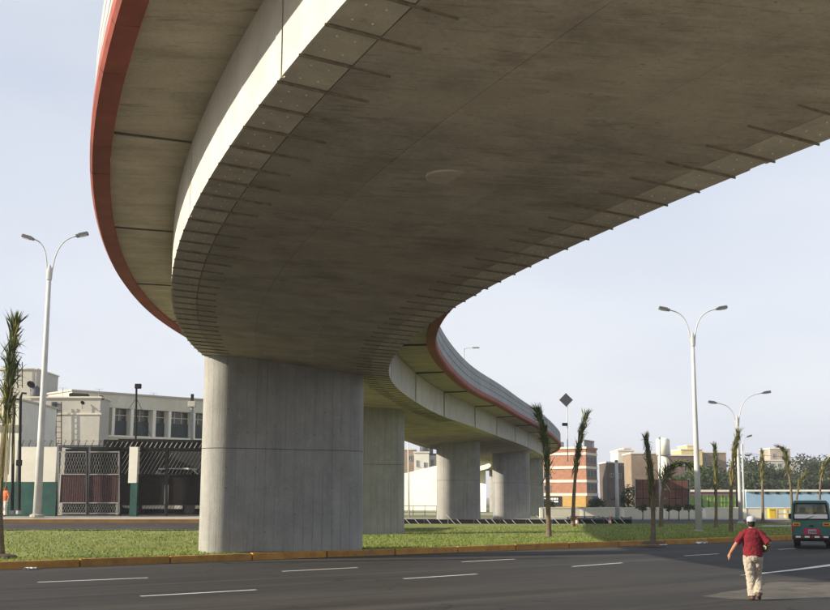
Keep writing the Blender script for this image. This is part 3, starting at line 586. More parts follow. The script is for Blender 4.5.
# two thin dark posts and the lit wall at far left
def camera_post(label, x, y0, y1, Y, box_y=None):
    t = thing('dark_post', label, 'post', tuple(at(x, y1, Y))); p, q = at(x - 1, y1, Y), at(x + .6, y0, Y); pts = [p, p.lerp(q, .97), q + Vector((.08, 0, .05)), q + Vector((.3, 0, .02))]
    MB().tube(pts, [.085, .075, .06, .05], 8).build('shaft', BLACKM, t)
    if box_y: b = at(x - .2, box_y, Y); MB().rbox(b + Vector((0, -.1, 0)), (.26, .2, .3), .02).build('meter_box', BLACKM, t)
    MB().tube([p + Vector((0, 0, -.05)), p + Vector((0, 0, .12))], .16, 8).build('foot', GREYM, t)
camera_post('thin dark post with a meter box halfway up by the white wall', 20, 394, 513, 56.6, 463); camera_post('thin plain dark post nearest the left palm', 13.2, 400, 513, 56.8)

# ---------------------------------------------------------------- street lamps
def street_lamp(label, base, top, r0, r1, arms, group='double-arm street lamps', head=.62):
    t = thing('street_lamp', label, 'street lamp', tuple(base), group)
    base, top = Vector(base), Vector(top)
    MB().tube([base, base.lerp(top, .33), base.lerp(top, .66), top], [r0, r0 + (r1 - r0) * .4, r0 + (r1 - r0) * .75, r1], 14).build('pole', GALV, t, True)
    MB().lathe([(r0 * 1.7, -.05), (r0 * 1.7, .05), (r0 * 1.15, .1)], base, 12).build('base_collar', PAVE, t)
    for tip, bend in arms:
        tip = Vector(tip); a = top + Vector((0, 0, -.5)); sgn = 1 if tip.x > top.x else -1; pts = [a + Vector((sgn * r1 * 1.1, 0, 0))]
        c1 = Vector((a.x + (tip.x - a.x) * .12, a.y, a.z + (tip.z - a.z) * bend)); c2 = Vector((a.x + (tip.x - a.x) * .5, tip.y, tip.z - .05 * (tip.z - a.z)))
        for k in range(1, 13): u = k / 12; pts.append(pts[0] * (1 - u) ** 3 + c1 * 3 * u * (1 - u) ** 2 + c2 * 3 * u * u * (1 - u) + tip * u ** 3)
        am = MB().tube(pts, .034, 8).build('arm', GALV, t, True)
        d = (pts[-1] - pts[-2]).normalized(); q = d.to_track_quat('X', 'Z').to_matrix(); m = MB()
        m.box(tip + d * head * .45, (head, .26, .13), M=q); m.box(tip + d * head * .55 + q @ Vector((0, 0, .08)), (head * .75, .2, .06), M=q); lh = m.build('lamp_head', mat('lamp_head_grey', (.10, .10, .105), .5, .1), t)
        lm = MB(); lm.box(tip + d * head * .55 + q @ Vector((0, 0, -.075)), (head * .6, .2, .04), M=q); lm.build('lens', WPLAST, lh).location = (0, 0, 0)
    cl_ = MB().lathe([(r1 * 1.2, -.55), (r1 * 1.35, -.5), (r1 * 1.35, -.2), (r1 * 1.1, .05), (r1 * .5, .25)], top, 10).build('arm_bracket', GALV, t)
LY = 56.0
street_lamp('tall grey double-arm street lamp standing before the left gate wall', at(37, 516, LY), at(49.5, 270, LY), .21, .11, [(at(33, 239, LY), .75), (at(77, 236, LY), .75)])
street_lamp('tall pale double-arm street lamp standing on the right of the grass', at(699, 532, 62.5), at(692.5, 337, 62.5), .20, .10, [(at(669, 310, 62.5), .8), (at(717, 309, 62.5), .8)])
street_lamp('double-arm street lamp behind the walking person and the second palm row', at(741, 523, 84), at(737, 419, 84), .17, .10, [(at(716, 403, 84), .8), (at(763, 393, 84), .85)])
street_lamp('distant thin street lamp just right of the double-arm lamp', at(744.5, 513, 128), at(742, 446, 128), .14, .09, [(at(747, 437, 128), .8)], None)
def plain_pole(label, x, y0, y1, Y, r, m_=None):
    t = thing('utility_pole', label, 'pole', tuple(at(x, y1, Y))); MB().tube([at(x + .6, y1, Y), at(x - .6, y0, Y)], [r, r * .7], 10).build('shaft', m_ or GALV, t, True)
    MB().lathe([(r * .8, -.02), (r * .8, .12), (r * .3, .18)], at(x - .6, y0, Y), 8).build('cap', GREYM, t)
plain_pole('pale bare pole beside the brick building', 617, 462, 521, 98, .2); plain_pole('grey bare pole before the white water tower', 660, 439, 521, 98, .13); plain_pole('thin dark pole in front of the pale blue wall', 736.5, 452, 516, 112, .1, BLACKM)
# lamps and sign on the overpass
def bridge_lamp(label, s, n, h):
    b = Vector(P(s, n, WEBH + 1.33)); t = thing('bridge_lamp', label, 'street lamp', tuple(b), 'lamps on the overpass')
    MB().tube([b, b + Vector((0, 0, h))], [.09, .06], 8).build('pole', GALV, t); MB().tube([b + Vector((0, 0, h - .03)), b + Vector((.35, 0, h + .08)), b + Vector((1.0, -.1, h + .1))], .045, 6).build('arm', GALV, t)
    MB().rbox(b + Vector((1.3, -.12, h + .1)), (.75, .28, .14), .03).build('lamp_head', GREYM, t)
bridge_lamp('single-arm lamp rising behind the far parapet against the sky', sY(116.5), -(HALF + OVER + BEAM - .14), 9.2)
bridge_lamp('lamp post tucked in the bend where the overpass crosses itself', sY(97), -(HALF + OVER + BEAM - .14), 9.8)
sb = at(567, 425, 128.5); sg = thing('road_sign', 'dark diamond road sign seen from behind on the overpass end', 'road sign', tuple(sb))
MB().tube([sb + Vector((0, 0, -4.2)), at(567, 400, 128.5)], .06, 8).build('post', GALV, sg); c = at(566, 400, 128.4); q = Matrix.Rotation(R(45), 3, 'Y'); m = MB(); m.box(c, (1.12, .05, 1.12), M=q); m.build('plate', mat('sign_back', (.05, .05, .055), .5, .1), sg)
m = MB()
for d_, v in (((1.16, .03, .05), (0, .56)), ((1.16, .03, .05), (0, -.56)), ((.05, .03, 1.16), (.56, 0)), ((.05, .03, 1.16), (-.56, 0))): m.box(c + q @ Vector((v[0], 0, v[1])), d_, M=q)
m.build('rim', GALV, sg); MB().rbox(at(564.8, 424.5, 128.3), (.62, .2, .36), .03).build('small_box', BLACKM, sg)

# ---------------------------------------------------------------- trees and palms
def leaf_strip(m, p, d, L, w, droop, roll, k=4):
    d = Vector(d).normalized(); side = d.cross(Vector((0, 0, 1)))
    if side.length < .05: side = Vector((1, 0, 0))
    side = Matrix.Rotation(roll, 3, d) @ side.normalized(); vs = []; q = Vector(p)
    for i in range(k + 1):
        u = i / k; ww = w * (1 - u) ** .6 * (.5 + u * .9 if u < .5 else 1); vs += [q - side * ww * .5, q + side * ww * .5]
        d = (d + Vector((0, 0, -droop / k))).normalized(); q = q + d * (L / k)
    m.add(vs, [(2 * i, 2 * i + 1, 2 * i + 3, 2 * i + 2) for i in range(k)])
def palm(label, pts, r0, r1, cf, n, width, llen, dry=.35, seed=1, tuft=14, strands=0):
    """Young palm with its fronds tied up in a bundle; pts = trunk axis from base to tip."""
    random.seed(seed); pts = [Vector(p) for p in pts]; ax = catmull([tuple(p) for p in pts], .12); N = len(ax); ax = [Vector(a) for a in ax] + [pts[-1]]
    t = thing('palm_tree', label, 'palm tree', tuple(pts[0]), 'young palms with tied fronds')
    rad = [r0 + (r1 - r0) * (i / N) ** .7 + (.35 * r0 * math.exp(-i / 6)) for i in range(N + 1)]
    MB().tube(ax[::2], [r * random.uniform(.93, 1.07) for r in rad[::2]], 9).build('trunk', PTRUNK, t, True)
    g, d_, pet = MB(), MB(), MB()
    for i in range(n):
        u = 1 - cf * (1 - random.random() ** .9); k = min(N - 1, int(u * N)); p = ax[k]; tg = (ax[k + 1] - ax[k]).normalized(); a = random.uniform(0, 6.28)
        out = Vector((math.cos(a), math.sin(a), 0)); rr = rad[k]; lump = .55 + .9 * abs(math.sin(u * 23 + seed * 1.7 + math.cos(a) * .8)); tilt = random.uniform(.08, .6) * width * lump; L = .8 * llen * random.uniform(.4, 1.0) * (.55 + .5 * lump)
        m = d_ if random.random() < dry * (1.5 - u) * 1.4 else g
        up = tg if random.random() < .82 else -tg * .6
        leaf_strip(m, p + out * rr, up + out * tilt, L, random.uniform(.05, .1) * (llen / .8), random.uniform(.0, .7), random.uniform(-.9, .9))
        if i % 6 == 0: leaf_strip(g, p + out * rr * 1.5, tg * .3 + out, L * .6, .035, random.uniform(.4, 1.5), random.uniform(-1.5, 1.5))
    for i in range(tuft):
        a = random.uniform(0, 6.28); out = Vector((math.cos(a), math.sin(a), 0)); tg = (ax[-1] - ax[-4]).normalized(); leaf_strip(g, ax[-2], tg + out * random.uniform(.1, .75), llen * random.uniform(.55, .95), .06 * llen / .8, .3, random.uniform(-1, 1))
    g.build('crown', PLEAF, t, kind=None); d_.build('dry_fronds', PLEAFY, t)
    for i in range(strands):
        k = int(N * (1 - cf) + N * cf * random.random() * .5); p = ax[k]; a = random.uniform(0, 6.28); pet.tube([p, p + Vector((math.cos(a) * .25, math.sin(a) * .25, -.7)), p + Vector((math.cos(a) * .28, math.sin(a) * .28, -1.7 - random.random()))], .012, 4)
    if strands: pet.build('hanging_stems', PLEAFY, t)
    m = MB(); b = pts[0]; m.lathe([(.55, -.04), (.42, .05), (.2, .09), (.1, .1)], b, 14); m.build('soil_ring', SOIL, t)
def px(Y, *pp): return [at(x, y, Y) for x, y in pp]
palm('tall spiky palm at the left edge beside the road', px(34.6, (1, 557), (0, 505), (3, 450), (8, 400), (12, 350), (15, 326)), .10, .055, .44, 420, .85, .78, .25, 3, 60, 14)
palm('dark bushy palm leaning left before the brick building', px(53.4, (549, 539), (548, 500), (547, 460), (543, 430), (537, 411)), .125, .08, .50, 380, .75, .7, .12, 4, 26)
palm('palm leaning right against the sky between overpass and brick building', px(72, (573, 528), (574, 495), (577, 460), (582, 430), (586, 416)), .13, .08, .48, 340, .7, .85, .15, 5, 24)
palm('straight dark palm nearest the kerb before the brown billboard', px(47.6, (653, 543), (653, 510), (650, 470), (646, 438)), .10, .075, .62, 380, .6, .5, .2, 6, 14)
palm('palm bent over to the right with drooping fronds at the billboard', px(72, (661, 528), (662, 500), (665, 478), (674, 466), (685, 462), (693, 465)), .14, .07, .5, 300, 1.5, 1.15, .3, 7, 34)
palm('straight slim palm between the tall lamp and the green fence', px(70.5, (716, 529), (716, 490), (715, 455), (714.5, 447)), .10, .07, .52, 320, .5, .55, .2, 8, 14)
palm('yellowish palm directly beside the double-arm lamp', px(60.8, (731, 534), (731, 490), (734, 455), (738, 433)), .115, .075, .52, 340, .55, .6, .75, 9, 16)
palm('palm with round tuft standing before the pale blue wall', px(86, (763, 523), (762.5, 490), (762, 460), (762, 453)), .11, .08, .42, 260, .6, .6, .6, 10, 26)
palm('palm with hooked tip rising behind the green van', px(90, (792, 521), (791, 490), (787, 462), (783, 449), (779, 447)), .12, .08, .4, 260, .7, .8, .45, 11, 18)
palm('small stunted palm just above the van roof', px(91, (796, 521), (797, 496), (801, 481), (806, 473)), .10, .06, .4, 120, .7, .7, .7, 12, 8)
palm('curved palm at the right edge behind the van', px(89, (820, 521), (820, 490), (823, 470), (828, 461), (834, 458)), .11, .07, .4, 220, .8, .9, .55, 13, 16)
def tree(label, x, Y, ztop, rx, zc=None, m_=None, name='tree', n=5200, lsz=.62, seed=1, trunk=True, ry=None, group='trees behind the blue wall', z0=.0):
    random.seed(seed); t = thing(name, label, 'tree', (x, Y, z0), group); zc = zc if zc is not None else ztop * .52; rz = ztop - zc; ry = ry or rx * .8
    tk = MB(); tk.tube([(x, Y, z0 - .1), (x + .05, Y, zc * .5), (x + .15, Y, zc + rz * .4)], [.04 * ztop ** .8, .03 * ztop ** .8, .012 * ztop], 8)
    for k in range(6):
        a = k * 1.05 + random.random(); tk.tube([(x + .05, Y, zc * random.uniform(.5, .8)), (x + math.cos(a) * rx * .4, Y + math.sin(a) * ry * .4, zc + rz * .05), (x + math.cos(a) * rx * .75, Y + math.sin(a) * ry * .75, zc + rz * .4)], [.018 * ztop, .012 * ztop, .004 * ztop], 5)
    tk.build('trunk', BARK, t)
    cr = MB(); clumps = []
    for k in range(44):
        while True:
            v = Vector((random.uniform(-1, 1), random.uniform(-1, 1), random.uniform(-1, 1)))
            if .25 < v.length < 1: break
        clumps.append((Vector((x + v.x * rx * .85, Y + v.y * ry * .85, zc + v.z * rz * .82)), random.uniform(.22, .42)))
    for i in range(n):
        c, r = random.choice(clumps); v = Vector((random.gauss(0, 1), random.gauss(0, 1), random.gauss(0, 1))).normalized() * random.random() ** .4
        p = c + Vector((v.x * rx * r, v.y * ry * r, v.z * rz * r * .8)); a = Vector((random.gauss(0, 1), random.gauss(0, 1), random.gauss(0, .6))).normalized(); b = a.cross(Vector((random.gauss(0, 1), random.gauss(0, 1), random.gauss(0, 1)))).normalized(); s = lsz * random.uniform(.5, 1.1)
        cr.add([p - a * s * .5, p + b * s * .3, p + a * s * .5, p - b * s * .3], [(0, 1, 2, 3)])
    cr.build('crown', m_ or LEAFD, t)
TR = [(690, 472, 205, 4.5, 'LEAFG', 'green tree just right of the billboard behind the tall lamp'), (706, 463, 190, 6, 'LEAFG', 'broad green tree below the yellow building'), (722, 466, 200, 5, 'LEAFG', 'green tree behind the slim palm beside the green fence'),
      (752, 452, 215, 5.5, 'LEAFD', 'dark tree rising right of the double-arm lamp'), (744, 470, 185, 4.5, 'LEAFD', 'low dark tree behind the double-arm lamp foot'), (770, 466, 190, 5.5, 'LEAFD', 'dark tree beneath the rooftop block, right of the tufted palm'), (790, 468, 200, 6, 'LEAFD', 'dark tree below the block, behind the hooked palm'),
      (806, 452, 215, 6.5, 'LEAFD', 'tallest dark tree above the van, right of the block'), (823, 458, 205, 6, 'LEAFD', 'dark tree at the right edge of the photo'), (818, 474, 180, 5, 'LEAFD', 'low dark tree over the blue wall at far right'), (778, 476, 176, 4.6, 'LEAFD', 'low dark tree over the blue wall middle'), (845, 455, 210, 7, 'LEAFD', 'large dark tree cut off by the right edge'), (755, 476, 176, 4.2, 'LEAFD', 'low dark tree over the left end of the blue wall')]
for i, (x, y, Y, r, m_, lb) in enumerate(TR): p = at(x, y, Y); tree(lb, p.x, Y, p.z, r, m_=globals()[m_], seed=20 + i)
for i, (x, y, Y, r, lb) in enumerate([(627, 484, 140, 2.0, 'leafy green tree in the gap between brick building and billboard'), (596, 497, 150, 1.4, 'small green tree before the shop front of the brick building'), (546, 497, 150, 1.2, 'small green tree left of the dark palm before the brick building')]):
    p = at(x, y, Y); tree(lb, p.x, Y, p.z, r, m_=LEAFG, n=1300, lsz=.3, seed=50 + i, group='street trees before the brick building')
for i, (x, lb) in enumerate([(642, 'clipped little tree at the left foot of the billboard'), (668, 'clipped little tree under the middle of the billboard'), (678, 'clipped little tree right of the billboard middle'), (688, 'clipped little tree at the right foot of the billboard'), (697, 'clipped little tree hidden by the tall lamp pole')]):
    p = at(x, 503.5, 103.5); tree(lb, p.x, 103.5, p.z, .55, zc=1.15, m_=LEAFG, name='clipped_tree', n=500, lsz=.16, seed=70 + i, group='clipped little trees by the low wall')

# ---------------------------------------------------------------- right-hand background
lw = thing('low_wall', 'long low cream wall behind the back road', 'wall', (30, 110, 0))
xx = at(541, 510, 110).x
while xx < 64: m = MB(); m.box((xx + 1.98, 110, .5), (3.94, .25, 1.0)); m.build('wall_bay', CREAM, lw); MB().box((xx + 2, 110, 1.04), (4.0, .34, .08)).build('coping', WHITE, lw); MB().box((xx + .0, 110, .52), (.3, .34, 1.06)).build('wall_post', WHITE, lw); xx += 4
def bldg(name, label, corner, a0, l0, l1, h, m_, z0=0, flat_roof=True):
    """Box building: nearest corner, heading of the left face, lengths of left and right faces."""
    t = thing(name, label, 'building', (corner[0], corner[1], z0)); c = Vector((*corner, 0)); e0 = Vector((math.cos(a0), math.sin(a0), 0)); e1 = Vector((e0.y, -e0.x, 0))
    p = [c, c + e1 * l1, c + e1 * l1 + e0 * l0, c + e0 * l0]; m = MB(); m.prism([(q.x, q.y) for q in p], z0, h); m.build('wall', m_, t); return t, c, e0, e1
def face_box(m, c, e, nrm, u0, u1, z0, z1, d0, d1):
    q = c + e * (u0 + u1) / 2 + nrm * (d0 + d1) / 2; return m.box((q.x, q.y, (z0 + z1) / 2), (u1 - u0, abs(d1 - d0), z1 - z0), math.atan2(e.y, e.x))
def face_window(t, c, e, nrm, u0, u1, z0, z1, mull=2, fm_=None):
    o = face_box(MB(), c, e, nrm, u0, u1, z0, z1, -.02, .03).build('window', DGLASS, t); f = MB()
    for k in range(mull + 1): u = u0 + (u1 - u0) * k / mull; face_box(f, c, e, nrm, u - .06, u + .06, z0, z1, .0, .1)
    face_box(f, c, e, nrm, u0 - .1, u1 + .1, z0 - .12, z0, .0, .18); face_box(f, c, e, nrm, u0 - .1, u1 + .1, z1, z1 + .1, .0, .12); f.build('frame', GREYM, o).location = (0, 0, 0)
YB = 225; cb = at(587, 500, YB)
bb, c, e0, e1 = bldg('brick_building', 'orange brick building with white floor bands and rooftop glazing', (cb.x, YB), R(180 - 25), 12.5, 8.0, 11.9, BRICKR)
n0 = Vector((-math.sin(R(25)), -math.cos(R(25)), 0)); n1 = e1.copy(); n1 = Vector((e0.x * -1, e0.y * -1, 0))
fz = [2.6, 5.3, 8.05, 10.8]
for z in fz:
    for e, nr, L_ in ((e0, n0, 12.5), (e1, n1, 8.0)): face_box(MB(), c, e, nr, -.03, L_, z - .3, z + .22, -.05, .14).build('floor_band', BANDW, bb)
for e, nr, L_ in ((e0, n0, 12.5), (e1, n1, 8.0)): face_box(MB(), c, e, nr, -.2, L_, 11.75, 12.15, -.05, .25).build('parapet_band', BANDW if nr is n0 else BRICKR, bb)
for z in fz[:3]:
    if z < 7:
        face_window(bb, c, e0, n0, 7.6, 9.0, z + .7, z + 1.75, 2)
    for k in range(3): face_window(bb, c, e1, n1, .45 + k * 2.5, 2.45 + k * 2.5, z + .75, z + 2.15, 3)
face_box(MB(), c, e0, n0, .2, 12.3, .1, 2.25, .0, .12).build('shop_front', OCHRE, bb); o = face_box(MB(), c, e0, n0, 5.2, 10.2, .2, 2.2, .1, .2).build('shop_sign', BLACKM, bb)
sm = MB(); random.seed(5)
for r in range(2):
    u = 6.0
    while u < 9.4: w_ = random.uniform(.18, .5); face_box(sm, c, e0, n0, u, u + w_, 1.0 + r * .55, 1.35 + r * .55, .2, .23); u += w_ + .12
sm.build('sign_marks', WPLAST, o).location = (0, 0, 0)
face_box(MB(), c, e1, n1, 3.6, 7.9, .1, 2.25, .0, .14).build('blue_shutter', BLUEP, bb); face_box(MB(), c, e1, n1, .1, 3.4, .1, 2.25, .0, .12).build('shop_front', OCHRE, bb)
pg = MB()
for u in np.arange(.5, 7.8, .9): face_box(pg, c, e1, n1, u - .07, u + .07, 12.15, 13.5, -.5, -.38)
face_box(pg, c, e1, n1, .3, 7.8, 13.4, 13.65, -.7, -.3); pg.build('rooftop_frame', GREYM, bb); face_box(MB(), c, e1, n1, .5, 7.6, 12.16, 13.4, -.62, -.55).build('rooftop_glazing', mat('pale_glass', (.42, .46, .48), .2, .2), bb)
face_box(MB(), c, e0, n0, 5.5, 11.5, 12.16, 13.3, -3, -.6).build('rooftop_room', GREYR, bb)
def block(name, label, x0, x1, y0, Y, m_, depth=10, wins=(), band=None, ybase=512, wy=(.2, .8)):
    a, b = at(x0, y0, Y), at(x1, y0, Y); t = thing(name, label, 'building', ((a.x + b.x) / 2, Y, 0)); MB().box(((a.x + b.x) / 2, Y + depth / 2, a.z / 2), (b.x - a.x, depth, a.z)).build('wall', m_, t)
    MB().box(((a.x + b.x) / 2, Y + depth / 2, a.z + .15), (b.x - a.x + .3, depth + .3, .3)).build('parapet_cap', band or BANDW, t)
    for wx0, wx1, wy0, wy1 in wins:
        p, q = at(wx0, wy1, Y), at(wx1, wy0, Y); cc = Vector((p.x, Y, 0)); face_window(t, cc, Vector((1, 0, 0)), Vector((0, -1, 0)), 0, q.x - p.x, p.z, q.z, 2)
    return t
block('brown_house', 'dark brown house with shadowed balconies right of the brick building', 607, 624, 463, 235, mat('dark_house', (.10, .075, .06), .9, .3, .5), wins=[(610, 613, 474, 477), (617, 621, 474, 478)])
block('cream_house', 'small cream house with strip window behind the brown block', 618, 634, 451, 262, BANDW, wins=[(620, 631, 463, 467)])
block('roof_hut', 'pale rooftop hut between the cream house and the brown block', 624, 631, 449, 280, CREAM)
block('brown_block', 'windowless brown-grey block behind the billboard', 631, 668, 454, 250, BROWNB)
block('dark_red_house', 'dark red house behind the drooping palm', 668, 697, 456, 245, mat('dark_red_wall', (.16, .10, .09), .9, .2, .5), wins=[(673, 677, 461, 465), (682, 686, 461, 465)])
block('yellow_house', 'yellow house right of the water tower', 681, 702, 450, 275, YELL, wins=[(685, 687.5, 456, 461), (689.5, 692, 456, 461)]); block('yellow_upper_house', 'upper yellow house with flat awning behind the tall lamp', 687, 699, 446, 290, YELL)
block('brown_flats', 'flat brown block above the trees right of the tall lamp', 698, 726, 453, 280, BROWNB, wins=[(703, 706, 457, 461), (714, 717, 457, 461)])
hb = block('hilltop_block', 'tall weathered block rising above the dark trees', 770, 790, 449, 330, mat('weathered_block', (.34, .29, .23), .9, .2, .3), wins=[(773, 775, 454, 458), (782, 785, 456, 460)]); block('pale_wing', 'low pale wing beneath the tall weathered block', 763, 798, 461, 322, GREYR, wins=[(770, 774, 464, 467), (778, 781, 464, 467)])
a = at(665, 500, 215); wt = thing('water_tower', 'white cylindrical water tower behind the billboard', 'water tower', (a.x, 215, 0)); zt = at(665, 438.5, 215).z; zm = at(665, 455, 215).z
MB().lathe([(1.25, 0), (1.1, 2), (1.05, zm)], (a.x, 215, 0), 18).build('shaft', WHITE, wt, True); MB().lathe([(.9, zm), (1.32, zm + .1), (1.32, zt - .25), (1.0, zt), (.2, zt + .12)], (a.x, 215, 0), 20).build('tank', WHITE, wt, True); MB().lathe([(1.4, zm - .12), (1.4, zm + .05)], (a.x, 215, 0), 20).build('ring', GREYM, wt)
# billboard of brown panels
YL = 118; bo = thing('billboard', 'wide brown panelled billboard on posts, seen from the front', 'billboard', tuple(at(662, 512, YL)))
xs_ = np.linspace(636.5, 688.5, 9); ys_ = np.linspace(480, 508, 4)
for i in range(8):
    for j in range(3): wbox(MB(), xs_[i] + .4, xs_[i + 1] - .4, ys_[j] + .4, ys_[j + 1] - .4, YL - .04, .08).build('panel', BILLB, bo)
m = MB()
for x in xs_: m.bar(at(x, 508, YL + .08), at(x, 479.5, YL + .08), .07)
for y in ys_: m.bar(at(636, y, YL + .08), at(689, y, YL + .08), .07)
m.build('frame', BLACKM, bo)
for x in (635.6, 662, 689): MB().bar(at(x, 479, YL + .2), Vector((at(x, 500, YL).x, YL + .2, 0)), .17).build('post', GREYM, bo)
# green sports fence, blue wall
gf = thing('green_fence', 'bright green netted fence behind the low cream wall', 'fence', tuple(at(712, 510, 124))); wbox(MB(), 688, 737, 496, 513, 124, .05).build('net', LAWNF, gf)
for x in np.linspace(688, 737, 8): MB().bar(at(x, 513, 123.9), at(x, 494.5, 123.9), .07).build('post', BLACKM, gf)
for y in (495, 501): MB().bar(at(688, y, 123.88), at(737, y, 123.88), .04).build('rail', GREYM, gf)
bw = thing('blue_wall', 'long pale blue wall with small dark vents under its cap', 'wall', tuple(at(800, 512, 138)))
wbox(MB(), 747, 905, 491.5, 514, 138, .4).build('wall', BLUEW, bw); wbox(MB(), 746.5, 906, 489.8, 491.6, 137.8, .8).build('cap', WHITE, bw)
for x in np.arange(755, 900, 10.5): o = wbox(MB(), x, x + 3.8, 492.2, 494, 137.93, .1).build('vent', BLACKM, bw)
block('maroon_shed', 'long low maroon shed behind the green fence', 688, 745, 492, 160, mat('maroon_wall', (.16, .08, .09), .9, .2), depth=5)
yb = thing('yellow_box', 'small yellow cabinet beside the yellow rail on the low wall', 'cabinet', tuple(at(773, 520, 106))); wbox(MB(), 769.5, 776, 509.5, 519.5, 106, .6).build('body', YELP, yb); wbox(MB(), 769.2, 776.3, 508.7, 509.6, 105.9, .8).build('lid', YELP, yb); wbox(MB(), 770.3, 775.2, 511, 518.5, 105.97, .03).build('door', mat('yellow_door', (.62, .40, .05), .6, .1), yb)
yr = thing('yellow_rail', 'yellow safety railing between low wall and van', 'railing', tuple(at(790, 520, 106)))
for x in (778, 786.5, 795, 804, 813, 822, 831): MB().bar(at(x, 520, 106.2), at(x, 509, 106.2), .09).build('post', YELP, yr)
for y in (509.5, 514): MB().bar(at(778, y, 106.2), at(832, y, 106.2), .08).build('rail', YELP, yr)
# striped barrier boards, guardrail and cones behind the median
YS_ = 80.6
def barrier(label, x0, x1, seed):
    random.seed(seed); t = thing('striped_barrier', label, 'barrier', tuple(at((x0 + x1) / 2, 524, YS_)), 'low striped barriers behind the median'); a, b = at(x0, 524, YS_), at(x1, 524, YS_)
    MB().box(((a.x + b.x) / 2, YS_, .29), (b.x - a.x - .06, .07, .42)).build('board', BLACKM, t)
    x = a.x + .2
    while x < b.x - .45:
        h = random.uniform(.36, .44) if random.random() < .75 else random.uniform(.55, .75); m = MB(); m.bar((x + .38, YS_ - .055, .1), (x + .38 - h * .95, YS_ - .055, .1 + h), .075, .03); m.build('stripe', WPLAST, t); x += random.uniform(.42, .95)
    for xx in (a.x + .25, b.x - .25): MB().box((xx, YS_ + .02, .06), (.1, .6, .1)).build('foot', GREYM, t)
BX = [403, 424, 448, 474, 500, 526, 552, 578, 604, 632]
nm = ['beside the second pier', 'left of the third pier', 'before the third pier', 'between third and fourth pier', 'before the fourth pier', 'left of the dark bushy palm', 'between the two palms by the overpass end', 'under the grey guardrail, left part', 'under the grey guardrail, right part']
for i in range(9): barrier('low black barrier with slanted white stripes ' + nm[i], BX[i], BX[i + 1], i)
gr = thing('guardrail', 'grey steel guardrail on posts above the striped barriers', 'guardrail', tuple(at(600, 524, 82)))
wbox(MB(), 567, 632, 517.5, 520.2, 82, .08).build('beam', mat('rail_grey', (.14, .145, .15), .5, .2), gr); wbox(MB(), 570, 600, 516.2, 517.2, 82.1, .3).build('top_plank', GREYM, gr)
for x in (568, 576, 585, 594, 603, 612, 622, 631): wbox(MB(), x - .5, x + .6, 516.8, 525, 82.05, .1).build('post', BLACKM, gr)
def cone(label, x):
    t = thing('traffic_cone', label, 'traffic cone', tuple(at(x, 526.5, 79.9)), 'cones by the guardrail', False); MB().box((0, 0, .03), (.4, .4, .05)).build('base', ORANGE, t)
    MB().lathe([(.15, .05), (.11, .25)], n=12).build('lower_cone', ORANGE, t); MB().lathe([(.112, .25), (.085, .42)], n=12).build('white_collar', WPLAST, t); MB().lathe([(.085, .42), (.03, .75), (.02, .76)], n=12).build('upper_cone', ORANGE, t)
cone('orange traffic cone at the left end of the guardrail', 577); cone('orange traffic cone near the right end of the guardrail', 610)
# ramp wall, railing and houses seen under the overpass
rw = thing('ramp_wall', 'pale retaining wall of the ramp seen between the piers', 'wall', (0, 172, 0))
RWP = [(10.2, 160.5, 7.3), (6.6, 164.5, 7.1), (2.9, 166.5, 6.65), (-1.2, 168, 5.7), (-5.5, 169.5, 4.8), (-10, 171, 3.9), (-15, 172.5, 3.0), (-21, 174.5, 2.0), (-28, 177, 1.0)]
for p, q in zip(RWP, RWP[1:]):
    q = (q[0] + .04, q[1], q[2]); m = MB(); m.add([(p[0], p[1], 0), (q[0], q[1], 0), q, p, (p[0], p[1] + 3, 0), (q[0], q[1] + 3, 0), (q[0], q[1] + 3, q[2]), (p[0], p[1] + 3, p[2])], [(0, 1, 2, 3), (7, 6, 5, 4), (0, 3, 7, 4), (1, 5, 6, 2), (3, 2, 6, 7), (0, 4, 5, 1)]); m.build('wall_panel', WHITE, rw)
rl = thing('pedestrian_railing', 'dark pedestrian railing before the ramp wall', 'railing', (0, 125, 0))
for k in range(10): x = -8 + k * 1.3; MB().bar((x, 125, 0), (x, 125, 1.15), .06).build('post', BLACKM, rl)
for z in (.6, 1.12): MB().bar((-8, 125, z), (3.7, 125, z), .06).build('rail', BLACKM, rl)
pb = MB(); pb.box((0, 132, .06), (40, 10, .14)); struct('ramp_pavement', pb, PAVE)
block('white_cube_house', 'white cube house above the ramp wall', 414, 429, 453, 230, WHITE, wins=[(416.5, 418, 461, 466), (424, 426, 463, 467)]); block('tan_house', 'tan house above the ramp wall beside the second pier', 396, 416, 450, 245, mat('tan_wall', (.30, .21, .15), .9, .2, .4), wins=[(409, 412, 456, 460)]); block('grey_house', 'grey house with dark roof above the ramp wall by the third pier', 427, 450, 455, 240, GREYR, wins=[(431, 433.5, 460, 465)], band=BLACKM)
roof_tank('dark water tank on the white cube house roof', 424, 452, 233, .9, 1.9); roof_tank('dark water tank on the grey house roof', 429.5, 454, 244, .8, 1.8)
plain_pole('thin pale pole beside the second pier', 408.5, 438, 520, 112, .08)
# overhead cable at far right
cb_ = thing('overhead_cable', 'thin overhead cable crossing the sky above the dark trees', 'cable', tuple(at(790, 457, 150))); m = MB(); p, q = at(745, 453, 150), at(900, 449, 150); m.tube([p.lerp(q, k / 12) + Vector((0, 0, -.9 * (1 - (2 * k / 12 - 1) ** 2))) for k in range(13)], .022, 5); m.build('wire', BLACKM, cb_)

